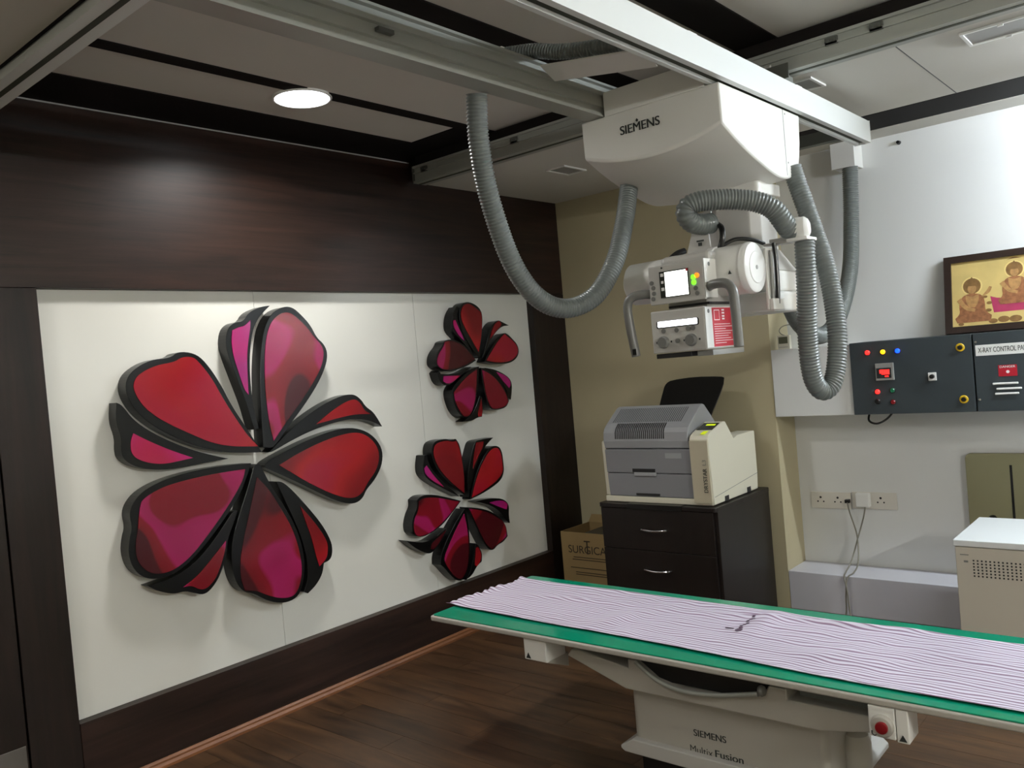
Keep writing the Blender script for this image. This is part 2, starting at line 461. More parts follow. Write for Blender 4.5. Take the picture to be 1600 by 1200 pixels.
def tube_light(c, d, n, label, k):
    """c = middle of the batten on the wall, d = direction along it, n = into the room"""
    c = Vector(c); d = Vector(d); n = Vector(n); w = d.cross(n)
    t = Thing('tube_light', label, 'lamp', c, 'tube lights')
    def bar(a0, a1, n0, n1, e, nm, m, bv):
        P = [c+d*a+n*b+w*q for b, q in ((n0,-e),(n0,e),(n1,e),(n1,-e)) for a in (a0, a1)]
        return MB().add(P, [(0,2,4,6),(7,5,3,1),(0,1,3,2),(2,3,5,4),(4,5,7,6),(6,7,1,0)]).build(nm, m, t, bevel=bv)
    bar(-0.62, 0.62, 0.0, 0.045, 0.025, 'batten', 'frame_white', 0.004)
    for a in (-0.61, 0.59): bar(a, a+0.02, 0.04, 0.095, 0.03, 'tube_holder', 'frame_white', 0.003)
    MB().cyl(c+d*-0.588+n*0.075, c+d*0.588+n*0.075, 0.016, n=16).build('tube', 'tube_glow_%d' % k, t, smooth=True)
tube_light((4.05, 4.48, SZ), (1,0,0), (0,0,-1), 'lit tube light on the low ceiling near the framed picture', 0)
tube_light((RX, 1.5, 2.40), (0,1,0), (-1,0,0), 'added fill tube light on the right-hand wall opposite the flowers', 1)  # unseen tube added for soft ambient light and brighter right-facing sides
tube_light((4.2, FY, 2.40), (1,0,0), (0,1,0), 'added fill tube light on the wall behind the viewer', 2)  # unseen tube added as weak fill from behind the camera

# ------------------------------------------------------------------ wall art
def flower(key, label, loc):
    t = Thing('flower_wall_art', label, 'wall art', loc, 'red petal flowers on the white boards')
    for k, (nm, kind, outer, inner) in enumerate([p for p in PETALS if p[0] == key]):
        small = len(inner) <= 14 and k % 2 == 1 or k in (7,)
        fx = 0.024 if small else 0.030
        p = MB().prism(chaikin(outer), 'x', -0.0485, fx).build('petal', 'black_gloss', t, bevel=0.0015)
        MB().prism(chaikin(inner), 'x', fx-0.0005, fx+0.003).build('petal_face', 'petal_'+kind, p)
    return t
# petal outlines on the wall: (flower, colour, outer outline (y, z), coloured face outline (y, z))
PETALS = [
 ('P', 'red',
  [(2.315,1.2764),(2.1487,1.2955),(2.0199,1.332),(1.9079,1.3846),(1.7945,1.4562),(1.7189,1.5292),(1.6784,1.6091),(1.6806,1.6728),(1.7172,1.7184),(1.7993,1.7583),(1.8934,1.7617),(1.9311,1.7891),(2.0106,1.7787),(2.0614,1.736),(2.126,1.6323),(2.1725,1.5233),(2.2396,1.41)],
  [(2.2948,1.3089),(2.171,1.3224),(2.0592,1.3526),(1.9464,1.4136),(1.8308,1.4809),(1.7534,1.546),(1.7151,1.6141),(1.7117,1.6625),(1.7439,1.7006),(1.8219,1.7325),(1.9088,1.7417),(1.9462,1.7632),(1.9997,1.7606),(2.0247,1.738),(2.0817,1.6615),(2.1283,1.5623),(2.1854,1.4603),(2.2449,1.3647)]),
 ('P', 'mag',
  [(2.314,1.3925),(2.2972,1.4756),(2.2902,1.6023),(2.2974,1.7368),(2.3269,1.8708),(2.3665,1.9334),(2.4011,1.9649),(2.4415,1.9968),(2.3936,1.9924),(2.3186,1.9656),(2.2833,1.9185),(2.2334,1.9176),(2.1906,1.8832),(2.1756,1.8133),(2.1866,1.7513),(2.2234,1.6341),(2.2608,1.5151),(2.2773,1.4327),(2.2882,1.3909)],
  [(2.3204,1.9251),(2.3166,1.8891),(2.2988,1.8266),(2.2842,1.7554),(2.2777,1.6751),(2.2729,1.5633),(2.2533,1.5873),(2.232,1.669),(2.2109,1.7501),(2.2065,1.821),(2.2174,1.8781),(2.2505,1.8924),(2.286,1.897)]),
 ('P', 'mix',
  [(2.3552,1.2919),(2.3248,1.3005),(2.3291,1.418),(2.3353,1.5445),(2.3476,1.6888),(2.3665,1.797),(2.3928,1.8874),(2.4428,1.9599),(2.5164,1.9919),(2.571,1.987),(2.6173,1.9487),(2.6687,1.8954),(2.7018,1.8272),(2.745,1.7917),(2.7633,1.7422),(2.7438,1.6749),(2.6803,1.5822),(2.5889,1.4846),(2.4775,1.3831),(2.3868,1.2923)],
  [(2.385,1.3247),(2.3715,1.395),(2.3645,1.4963),(2.3657,1.6148),(2.3763,1.7327),(2.3958,1.837),(2.4326,1.914),(2.4852,1.9549),(2.5408,1.9637),(2.5876,1.9349),(2.6493,1.8767),(2.6843,1.8277),(2.7267,1.7876),(2.7372,1.7434),(2.7143,1.6767),(2.6593,1.603),(2.5685,1.5054),(2.4697,1.4119)]),
 ('P', 'red',
  [(2.3581,1.2705),(2.4627,1.3475),(2.5816,1.4188),(2.7034,1.4739),(2.8283,1.5118),(2.916,1.5144),(2.9632,1.4801),(2.9906,1.437),(3.0455,1.401),(3.0957,1.3153),(3.0141,1.3582),(2.9131,1.3791),(2.7885,1.3774),(2.6313,1.3513),(2.4916,1.3113),(2.3792,1.2704)],
  [(2.6517,1.3778),(2.7462,1.4309),(2.8488,1.4753),(2.9192,1.487),(2.9545,1.4607),(2.9754,1.4182),(3.0182,1.3935),(2.916,1.4039),(2.8028,1.3956)]),
 ('P', 'red',
  [(2.3203,1.2102),(2.3432,1.2297),(2.4537,1.2649),(2.5916,1.3035),(2.7472,1.333),(2.8704,1.3366),(2.969,1.3072),(3.0414,1.2525),(3.0798,1.1805),(3.0636,1.1001),(3.0018,1.0274),(2.9383,0.987),(2.9073,0.9418),(2.848,0.9225),(2.7522,0.9499),(2.6292,1.0203),(2.5015,1.0989),(2.3889,1.1633),(2.3291,1.1953)],
  [(2.4035,1.1998),(2.5172,1.2422),(2.6583,1.2807),(2.8049,1.3065),(2.9174,1.3052),(2.9906,1.269),(3.0426,1.2061),(3.0486,1.1435),(3.0142,1.0767),(2.9493,1.0257),(2.9039,0.9677),(2.8266,0.9543),(2.721,0.9946),(2.5779,1.0769),(2.474,1.1501)]),
 ('P', 'mag',
  [(2.1363,1.27),(2.0177,1.3108),(1.8971,1.365),(1.7759,1.4379),(1.7001,1.503),(1.6588,1.5711),(1.6362,1.5827),(1.6246,1.5032),(1.6434,1.4297),(1.6357,1.3752),(1.6436,1.3344),(1.6959,1.2947),(1.7843,1.2692),(1.8867,1.262),(2.0134,1.2686)],
  [(1.9573,1.2996),(1.8602,1.3449),(1.7637,1.3987),(1.6943,1.4435),(1.6789,1.4094),(1.6766,1.3617),(1.6994,1.3304),(1.7543,1.3039),(1.8204,1.2909),(1.8901,1.2949)]),
 ('P', 'mix',
  [(2.2496,1.2321),(2.1053,1.2418),(1.9439,1.24),(1.8053,1.2219),(1.7078,1.1885),(1.6574,1.1416),(1.6411,1.0961),(1.6494,1.039),(1.6312,0.9943),(1.6205,0.9275),(1.6397,0.8536),(1.6914,0.8058),(1.7624,0.7915),(1.8383,0.805),(1.92,0.8512),(2.0065,0.9209),(2.0976,1.0078),(2.1742,1.0931),(2.2161,1.1634)],
  [(2.2122,1.2089),(2.0528,1.212),(1.8939,1.204),(1.7873,1.1892),(1.7044,1.1541),(1.6912,1.1284),(1.6789,1.0748),(1.6701,1.0208),(1.6544,0.9684),(1.6532,0.906),(1.6753,0.8589),(1.7147,0.8246),(1.7644,0.8124),(1.8247,0.8192),(1.9055,0.8619),(1.9923,0.9388),(2.0829,1.0258),(2.159,1.1111),(2.1991,1.1661)]),
 ('P', 'mix',
  [(2.1579,1.0192),(2.1325,1.0202),(2.0945,0.978),(2.0028,0.8843),(1.9087,0.8171),(1.8134,0.7823),(1.6953,0.7732),(1.7354,0.7415),(1.806,0.7085),(1.8591,0.709),(1.8959,0.6919),(1.9484,0.667),(1.9904,0.6856),(2.036,0.734),(2.0775,0.8147),(2.0949,0.902),(2.1357,0.9698)],
  [(2.0811,0.8897),(2.0725,0.8462),(2.0454,0.7845),(2.0107,0.7253),(1.963,0.6928),(1.9279,0.6983),(1.8917,0.726),(1.8534,0.7286),(1.9265,0.7613),(2.0046,0.8241)]),
 ('P', 'mix',
  [(2.2753,1.2244),(2.2972,1.2212),(2.3441,1.1111),(2.4065,1.0043),(2.4686,0.879),(2.5008,0.7495),(2.4988,0.6433),(2.4601,0.5386),(2.4001,0.5142),(2.3268,0.5262),(2.2579,0.5608),(2.2008,0.6074),(2.1426,0.6305),(2.1067,0.6935),(2.0948,0.7803),(2.1122,0.8906),(2.1654,1.0101),(2.2198,1.1162),(2.2554,1.2039)],
  [(2.2729,1.1606),(2.3326,1.0893),(2.3865,0.992),(2.4482,0.867),(2.4773,0.7385),(2.479,0.64),(2.4487,0.5661),(2.4119,0.5352),(2.3383,0.547),(2.2691,0.5814),(2.211,0.6203),(2.1518,0.6358),(2.1364,0.6936),(2.1409,0.777),(2.168,0.8709),(2.2104,0.986),(2.2475,1.0881)]),
 ('P', 'red',
  [(2.3819,1.1209),(2.4185,1.1149),(2.4784,1.0563),(2.5555,0.9605),(2.6338,0.8537),(2.6798,0.7599),(2.6834,0.6999),(2.6636,0.6621),(2.6218,0.6552),(2.6055,0.6005),(2.56,0.5537),(2.5074,0.5261),(2.4845,0.5403),(2.5154,0.5981),(2.5212,0.6955),(2.5002,0.8152),(2.456,0.9384)],
  [(2.5079,0.9735),(2.5598,0.9101),(2.6203,0.823),(2.6537,0.7571),(2.6511,0.7156),(2.6395,0.6762),(2.5903,0.646),(2.5762,0.6993),(2.5578,0.8029),(2.5291,0.8996)]),
 ('Q', 'red',
  [(3.93,1.6665),(3.8793,1.7155),(3.8222,1.7947),(3.7879,1.8722),(3.7865,1.9486),(3.8208,2.0019),(3.8728,2.0173),(3.9388,2.0017),(3.9918,1.9663),(4.0026,1.9151),(3.9867,1.8367),(3.964,1.7511),(3.9472,1.6656)],
  [(3.934,1.6975),(3.9002,1.7457),(3.8575,1.8091),(3.8108,1.8794),(3.7987,1.9408),(3.8249,1.9904),(3.8714,2.0057),(3.9093,1.994),(3.9624,1.9626),(3.9893,1.9467),(3.9913,1.8995),(3.9799,1.829),(3.9559,1.7514)]),
 ('Q', 'mag',
  [(3.895,1.6604),(3.8467,1.7246),(3.7773,1.7885),(3.7181,1.8359),(3.7203,1.8963),(3.7431,1.949),(3.7804,1.9867),(3.7992,1.979),(3.7727,1.9259),(3.7914,1.8569),(3.8369,1.7789),(3.8876,1.6919)],
  [(3.8193,1.7718),(3.7837,1.796),(3.7504,1.835),(3.7336,1.8733),(3.7369,1.8998),(3.7536,1.9033),(3.7705,1.865),(3.8021,1.8107)]),
 ('Q', 'red',
  [(3.9634,1.657),(4.0073,1.7258),(4.041,1.8037),(4.0848,1.8661),(4.1492,1.8986),(4.1957,1.88),(4.2549,1.8586),(4.1925,1.8558),(4.1406,1.8329),(4.0873,1.7943),(4.0318,1.7327),(3.9818,1.6639)],
  [(4.0556,1.7794),(4.0806,1.8344),(4.1157,1.8735),(4.1543,1.8904),(4.1763,1.8723),(4.1681,1.8564),(4.122,1.8293),(4.0819,1.7985)]),
 ('Q', 'red',
  [(3.9893,1.6321),(4.0384,1.6928),(4.1201,1.7693),(4.2054,1.8134),(4.2412,1.8019),(4.2811,1.772),(4.3327,1.7291),(4.3426,1.6792),(4.3142,1.6393),(4.2469,1.61),(4.1475,1.6074),(4.0525,1.6191)],
  [(4.0078,1.639),(4.062,1.6918),(4.1372,1.7607),(4.204,1.8029),(4.2328,1.7858),(4.2795,1.7598),(4.3226,1.7213),(4.3299,1.6797),(4.3026,1.6481),(4.2358,1.6204),(4.1366,1.6177),(4.0537,1.6286)]),
 ('Q', 'mix',
  [(3.9043,1.6444),(3.8559,1.7088),(3.7953,1.7573),(3.7119,1.7869),(3.6364,1.7782),(3.6201,1.7489),(3.565,1.7067),(3.5463,1.6559),(3.555,1.6258),(3.6038,1.6007),(3.6657,1.5893),(3.7533,1.5991),(3.8447,1.6205)],
  [(3.8917,1.6528),(3.8336,1.7097),(3.773,1.7544),(3.7,1.7775),(3.6407,1.7706),(3.6265,1.7412),(3.5739,1.6952),(3.5577,1.6479),(3.5746,1.6173),(3.6352,1.6002),(3.7102,1.6017),(3.7999,1.6192)]),
 ('Q', 'mag',
  [(3.8655,1.6078),(3.7722,1.575),(3.6634,1.5707),(3.5906,1.5792),(3.5779,1.6022),(3.5607,1.5885),(3.5748,1.5356),(3.6131,1.5068),(3.666,1.5065),(3.7358,1.5469),(3.8171,1.5798)],
  [(3.7535,1.5572),(3.6836,1.5618),(3.6097,1.5645),(3.6038,1.5336),(3.6352,1.5148),(3.6785,1.5207)]),
 ('Q', 'mix',
  [(3.9277,1.6041),(3.8641,1.5962),(3.7693,1.5523),(3.6747,1.4908),(3.6638,1.4465),(3.672,1.4006),(3.6985,1.3376),(3.7476,1.2946),(3.8033,1.2964),(3.8555,1.353),(3.8898,1.4431),(3.9178,1.5267)],
  [(3.9025,1.5861),(3.8373,1.5631),(3.7536,1.5152),(3.6816,1.4601),(3.6835,1.4071),(3.709,1.3517),(3.7436,1.3064),(3.7815,1.3002),(3.8237,1.3252),(3.8604,1.3913),(3.8857,1.4823)]),
 ('Q', 'red',
  [(3.9152,1.4176),(3.8789,1.3585),(3.8264,1.3017),(3.7448,1.272),(3.822,1.2675),(3.8808,1.2845),(3.921,1.2842),(3.9394,1.3372),(3.937,1.4079)],
  [(3.9264,1.3971),(3.9072,1.3559),(3.8843,1.3114),(3.8871,1.2893),(3.916,1.2902),(3.9304,1.3302)]),
 ('Q', 'mix',
  [(3.9439,1.5954),(3.9895,1.5887),(4.0671,1.5482),(4.1317,1.4877),(4.1718,1.4201),(4.1889,1.3619),(4.1591,1.3242),(4.0966,1.3141),(4.0249,1.3171),(3.9866,1.3405),(3.9644,1.4134),(3.9468,1.5012)],
  [(3.9534,1.5791),(4.0093,1.5599),(4.0857,1.5071),(4.1385,1.447),(4.1687,1.3961),(4.1756,1.355),(4.1414,1.3299),(4.0734,1.3219),(4.0142,1.326),(3.9849,1.3723),(3.965,1.4448)]),
 ('Q', 'mag',
  [(3.99,1.5926),(4.0712,1.5798),(4.1639,1.546),(4.2267,1.5053),(4.24,1.4635),(4.231,1.4153),(4.2146,1.3677),(4.191,1.3779),(4.1801,1.4356),(4.1277,1.5041),(4.0622,1.5565)],
  [(4.0925,1.5586),(4.1628,1.538),(4.22,1.5017),(4.2256,1.4687),(4.2063,1.4457),(4.162,1.4855),(4.1243,1.5244)]),
 ('R', 'red',
  [(3.6895,0.8242),(3.5916,0.8985),(3.4931,0.9928),(3.4497,1.0768),(3.4499,1.1455),(3.4808,1.1845),(3.5783,1.188),(3.6134,1.1722),(3.6639,1.1747),(3.6912,1.1402),(3.7053,1.0492),(3.7097,0.9324),(3.7027,0.8263)],
  [(3.6912,0.8373),(3.6049,0.905),(3.5169,0.9891),(3.4672,1.0743),(3.4652,1.1348),(3.4911,1.1702),(3.5769,1.1768),(3.6246,1.162),(3.6622,1.1616),(3.6828,1.1235),(3.6968,1.0326),(3.7034,0.9334)]),
 ('R', 'mag',
  [(3.6572,0.8209),(3.552,0.8788),(3.4389,0.9411),(3.3807,0.9932),(3.3754,1.045),(3.395,1.1102),(3.4127,1.112),(3.4329,1.0364),(3.5008,0.9569),(3.5894,0.8812)],
  [(3.5301,0.9),(3.4405,0.9537),(3.3874,1.0006),(3.3835,1.0353),(3.405,1.0491),(3.4451,0.9916)]),
 ('R', 'red',
  [(3.7321,0.8032),(3.7303,0.9112),(3.7654,1.0136),(3.8139,1.1153),(3.8414,1.1436),(3.922,1.1427),(4.0045,1.1418),(3.9454,1.1121),(3.8999,1.0767),(3.8455,1.0202),(3.8011,0.9541),(3.7576,0.8708)],
  [(3.7905,0.9738),(3.8048,1.0441),(3.8397,1.1302),(3.9066,1.129),(3.8956,1.0956),(3.8412,1.039)]),
 ('R', 'red',
  [(3.7495,0.7867),(3.782,0.8667),(3.8489,0.9741),(3.9269,1.0546),(3.9837,1.0886),(4.0529,1.0824),(4.0832,1.0427),(4.0874,0.9667),(4.0871,0.9102),(4.0519,0.8593),(3.9634,0.8272),(3.8507,0.8005)],
  [(3.764,0.7976),(3.8,0.8728),(3.8583,0.9636),(3.9286,1.036),(3.9887,1.0741),(4.0444,1.0714),(4.068,1.0354),(4.0734,0.9688),(4.0731,0.9124),(4.0329,0.8764),(3.9516,0.8431),(3.8524,0.8139)]),
 ('R', 'mix',
  [(3.6601,0.7938),(3.5467,0.8361),(3.4306,0.8738),(3.3383,0.8832),(3.2992,0.8631),(3.2986,0.8212),(3.2659,0.7854),(3.2415,0.7233),(3.2499,0.6715),(3.3089,0.6421),(3.3913,0.6502),(3.4907,0.6813),(3.5843,0.7415)],
  [(3.641,0.7928),(3.5451,0.8233),(3.4402,0.855),(3.3478,0.8671),(3.3116,0.8525),(3.3056,0.803),(3.2663,0.7602),(3.2538,0.7041),(3.2659,0.6639),(3.3097,0.6487),(3.3923,0.6585),(3.48,0.6921),(3.5722,0.7439)]),
 ('R', 'mix',
  [(3.5238,0.6528),(3.4354,0.6237),(3.3386,0.6019),(3.1967,0.6479),(3.247,0.601),(3.3101,0.5574),(3.3764,0.5295),(3.4145,0.5509),(3.4802,0.5968)],
  [(3.5162,0.6413),(3.4461,0.6128),(3.3898,0.5906),(3.38,0.5586),(3.4028,0.5518),(3.4546,0.585)]),
 ('R', 'mix',
  [(3.6853,0.7402),(3.6011,0.6766),(3.5158,0.5891),(3.4511,0.5081),(3.4438,0.4494),(3.471,0.4255),(3.5241,0.3603),(3.5807,0.3153),(3.6325,0.3243),(3.6786,0.3843),(3.7045,0.4858),(3.7075,0.6106),(3.7019,0.7192)],
  [(3.6752,0.7109),(3.6101,0.6483),(3.5376,0.567),(3.4725,0.4859),(3.4849,0.4396),(3.5371,0.3658),(3.5823,0.3281),(3.6274,0.3345),(3.6661,0.3873),(3.6919,0.4886),(3.6924,0.6137)]),
 ('R', 'red',
  [(3.7599,0.5095),(3.7344,0.434),(3.693,0.345),(3.6494,0.3067),(3.7097,0.3229),(3.7546,0.3661),(3.8038,0.3861),(3.814,0.4338),(3.7845,0.495)],
  [(3.7603,0.4823),(3.7366,0.3794),(3.7482,0.3676),(3.7911,0.3918),(3.8036,0.4362),(3.7789,0.4827)]),
 ('R', 'mix',
  [(3.7179,0.743),(3.8136,0.7206),(3.9169,0.6829),(4.0066,0.6238),(4.0548,0.5579),(4.0602,0.4908),(4.0137,0.4632),(3.9566,0.4571),(3.9114,0.4301),(3.8594,0.451),(3.8043,0.5452),(3.7523,0.6555)],
  [(3.7256,0.7326),(3.8122,0.71),(3.9152,0.6694),(3.9917,0.6174),(4.0306,0.591),(4.0496,0.5401),(4.0435,0.4944),(4.0012,0.4753),(3.9431,0.46),(3.8992,0.442),(3.8497,0.4806),(3.8066,0.5629),(3.7651,0.653)]),
 ('R', 'mag',
  [(3.7928,0.7653),(3.9001,0.7643),(4.0091,0.7495),(4.0767,0.7233),(4.107,0.68),(4.0954,0.6254),(4.0993,0.5678),(4.0752,0.5821),(4.0309,0.6472),(3.9415,0.7125),(3.8569,0.7446)],
  [(3.9169,0.7355),(3.9933,0.7365),(4.0621,0.7212),(4.0899,0.6926),(4.0758,0.6622),(4.015,0.6876)]),
]

flower('P', 'huge red and magenta petal flower with black edges on white boards', (-0.048, 2.35, 0.55))
flower('Q', 'upper of the two small red petal flowers on white boards', (-0.048, 3.85, 1.22))
flower('R', 'lower of the two small red petal flowers on white boards', (-0.048, 3.70, 0.40))

# ------------------------------------------------------------------ overhead rails, bridge
def fixed_rail(y0, label, brackets, m='alu'):
    t = Thing('ceiling_rail', label, 'rail', (0.12, y0, 2.69), 'fixed ceiling rails')
    prof = [(0.0,0.0),(0.10,0.0),(0.10,0.012),(0.088,0.012),(0.088,0.085),(0.10,0.085),(0.10,0.097),(0.0,0.097),(0.0,0.085),(0.014,0.085),(0.014,0.062),(0.004,0.062),(0.004,0.054),(0.014,0.054),(0.014,0.012),(0.0,0.012)]
    MB().prism([(y0+a, 2.69+b) for a, b in prof], 'x', 0.12, 6.05).build('rail_profile', m, t)
    MB().box(0.12, 6.05, y0+0.038, y0+0.058, 2.6885, 2.692).build('groove', 'alu_groove', t)
    for xb in brackets:
        MB().box(xb, xb+0.05, y0+0.004, y0+0.014, 2.742, 2.772).cyl((xb+0.012,y0+0.005,2.757),(xb+0.012,y0-0.001,2.757),0.006,n=10).cyl((xb+0.038,y0+0.005,2.757),(xb+0.038,y0-0.001,2.757),0.006,n=10).build('clamp', 'alu_dark', t, bevel=0.001)
    MB().box(0.12, 6.05, y0+0.03, y0+0.07, 2.787, 2.845).build('mounting_strip', 'ceiling_dark', t)
    MB().box(0.112, 0.12, y0, y0+0.10, 2.69, 2.787).build('end_cap', 'alu_dark', t)
    return t
fixed_rail(3.412, 'grey ceiling rail running across behind the x-ray unit', (0.18, 0.86, 2.50, 2.67))
fixed_rail(1.100, 'pale ceiling rail crossing the top left corner', (), 'rail_paint')

br = Thing('overhead_bridge', 'pair of overhead bridge beams carrying the white x-ray unit', 'bridge', (2.03, 2.6, 2.55))
for x0, x1, m, nm in ((1.728, 1.808, 'alu', 0), (2.262, 2.340, 'rail_paint', 1)):
    w = x1-x0
    if nm == 0:
        prof = [(x0,2.55),(x1,2.55),(x1,2.556),(x1-0.010,2.56),(x1-0.010,2.585),(x1,2.588),(x1,2.612),(x1-0.008,2.616),(x1-0.008,2.63),(x1,2.634),(x1,2.652),(x1-0.014,2.656),(x1-0.014,2.676),(x1,2.679),(x1,2.688),(x0,2.688),(x0,2.60),(x0+0.01,2.59),(x0+0.01,2.56),(x0,2.556)]
    else:
        prof = [(x0,2.55),(x0+0.018,2.55),(x0+0.022,2.56),(x0+0.05,2.56),(x0+0.054,2.55),(x1,2.55),(x1,2.655),(x0,2.655)]
    b = MB().prism(prof, 'y', 0.80, 4.44).build('beam', m, br, label='grey slotted beam' if nm == 0 else 'white painted beam')
    MB().box(x0-0.001, x1+0.001, 4.44, 4.446, 2.548, 2.658).build('end_cap', 'alu_dark' if nm == 0 else 'rail_paint', b)
    MB().box(x0+0.024, x0+0.046, 0.8, 4.44, 2.5585, 2.5605).build('groove', 'alu_groove', b)
    for yy in (1.15, 3.46):
        MB().box(x0+0.01, x1-0.01, yy-0.05, yy+0.05, 2.655, 2.689).build('trolley', 'alu_dark', b, bevel=0.004)
        for q in (-0.03, 0.03):
            MB().cyl((x0-0.012, yy+q, 2.715), (x0+0.012, yy+q, 2.715), 0.024, n=20).build('roller', 'unit_grey', b, smooth=True)
        MB().box(x0-0.014, x1+0.014, yy-0.06, yy-0.055, 2.66, 2.72).build('bracket', 'alu_dark', b)
for yy in (0.84, 4.36): MB().box(1.808, 2.262, yy, yy+0.05, 2.585, 2.645).build('cross_bar', 'alu_dark', br, bevel=0.003)
for xx, yy in ((2.34, 2.62), (2.34, 3.55)): MB().box(xx-0.03, xx-0.012, yy, yy+0.06, 2.655, 2.668).build('clip', 'frame_white', br, bevel=0.002)
MB().box(1.655, 1.675, 2.42, 2.48, 2.688, 2.772).build('hose_clip', 'unit_white', br, bevel=0.003)
MB().box(1.66, 1.735, 2.43, 2.47, 2.676, 2.69).build('hose_clip', 'unit_white', br, bevel=0.003)
MB().box(1.812, 1.83, 1.68, 1.74, 2.60, 2.612).build('clip', 'alu_dark', br)
pl = MB().add([(1.83,2.44,2.655),(2.255,2.44,2.585),(2.255,2.52,2.545),(1.83,2.52,2.617),(1.83,2.44,2.660),(2.255,2.44,2.590),(2.255,2.52,2.550),(1.83,2.52,2.622)],
     [(0,3,2,1),(4,5,6,7),(0,1,5,4),(1,2,6,5),(2,3,7,6),(3,0,4,7)]).build('cover_plate', 'unit_white', br)
disc('screw', (2.0, 2.478, 2.618), 0.006, '-y', 'slot_dark', pl, t=0.002, n=8)

# ------------------------------------------------------------------ x-ray tube unit on the bridge
xu = Thing('x_ray_unit', 'white ceiling-hung x-ray tube unit with lit control screen', 'x-ray machine', (2.05, 3.2, 1.57))
xl, xr = 1.702, 2.309
stations = 17; rings = []
for i in range(stations):
    t_ = i/(stations-1); s_ = 1-(2*t_-1)**2; x = xl+(xr-xl)*t_
    zf = 2.403-0.052*s_
    pr = [(2.852,2.548),(2.856,zf+0.004),(2.862,zf-0.004)]
    ctl = [(2.862,zf-0.004),(2.98,2.352-0.045*s_),(3.136,2.304-0.04*s_),(3.31,2.264-0.03*s_),(3.42,2.262-0.02*s_),(3.505,2.288-0.012*s_),(3.562,2.35-0.006*s_),(3.585,2.43)]
    for a, b in zip(ctl[:-1], ctl[1:]):
        pass
    dense = catmull([(0.0, a, b) for a, b in ctl], 0.03)
    # fixed count resample
    n_ = 26; L = [0.0]
    for a, b in zip(dense[:-1], dense[1:]): L.append(L[-1]+(b-a).length)
    for k in range(1, n_+1):
        d = L[-1]*k/n_; j = 0
        while j < len(L)-2 and L[j+1] < d: j += 1
        q = dense[j].lerp(dense[j+1], (d-L[j])/max(1e-9, L[j+1]-L[j])); pr.append((q.y, q.z))
    pr += [(3.598, 2.548)]
    rings.append([(x, a, b) for a, b in pr])
cover = MB().ring_sweep(rings).build('cover', 'unit_white', xu, bevel=0.006, smooth=True, ang=0.5)
MB().box(1.815, 2.252, 2.853, 3.59, 2.546, 2.642).build('upper_cover', 'unit_white', cover, bevel=0.003)
MB().box(2.308, 2.3096, 3.418, 3.422, 2.275, 2.546).build('seam', 'ink_light', cover)
for z_ in (2.53, 2.33): disc('screw', (2.309, 3.44, z_), 0.004, '+x', 'ink_light', cover, t=0.001, n=8)
text('SIEMENS', 'lettering', (1.972, 2.852, 2.473), 0.176, 0.034, '-y', 'ink', cover, bold=0.02)
MB().prism([(1.956,2.496),(1.962,2.490),(1.968,2.496),(1.962,2.504)], 'y', 2.8505, 2.853).build('print_mark', 'ink', cover)
# telescopic column
MB().prism(rrect(1.965, 2.245, 3.27, 3.50, 0.02), 'z', 2.205, 2.255).build('column_flange', 'unit_white', xu, bevel=0.004)
col_ = MB().prism([(1.965,3.33),(2.05,3.28),(2.19,3.28),(2.228,3.315),(2.228,3.47),(1.965,3.47)], 'z', 1.98, 2.21).build('column', 'unit_grey', xu, bevel=0.006, seg=3)
MB().add([(1.96,3.32,1.985),(2.07,3.27,1.985),(2.20,3.27,1.985),(2.23,3.31,1.985),(2.23,3.48,1.985),(1.96,3.48,1.985),
          (1.93,3.28,1.885),(2.07,3.22,1.885),(2.24,3.22,1.885),(2.295,3.26,1.885),(2.295,3.49,1.885),(1.93,3.49,1.885)],
         [(0,1,2,3,4,5),(11,10,9,8,7,6)]+[(i, i+6, (i+1) % 6+6, (i+1) % 6) for i in range(6)]).build('column_foot', 'unit_grey', xu, bevel=0.008, seg=3)
arm = MB().box(1.99, 2.295, 3.22, 3.47, 1.80, 1.886).build('arm', 'unit_white', xu, bevel=0.012, seg=3)
MB().box(1.93, 2.315, 3.17, 3.47, 1.718, 1.798).build('arm_base', 'unit_white', arm, bevel=0.01, seg=3)
MB().box(2.316, 2.328, 3.10, 3.20, 1.722, 1.96).build('side_plate', 'unit_white', arm, bevel=0.003)
MB().tube([(2.336,3.165,1.98),(2.340,3.163,1.92),(2.340,3.160,1.82),(2.336,3.158,1.745)], 0.009, 10, 0.01).build('cable', 'black', arm, smooth=True)
MB().tube([(2.336,3.125,1.95),(2.338,3.122,1.86),(2.336,3.118,1.76)], 0.006, 10, 0.01).build('cable', 'unit_trim', arm, smooth=True)
MB().box(2.328, 2.344, 3.10, 3.215, 1.722, 1.765).build('cable_clip', 'unit_white', arm, bevel=0.003)
MB().cyl((2.05,3.20,1.86), (2.05,3.06,1.88), 0.07, n=28).build('swivel', 'unit_grey', arm, smooth=True, bevel=0.004)
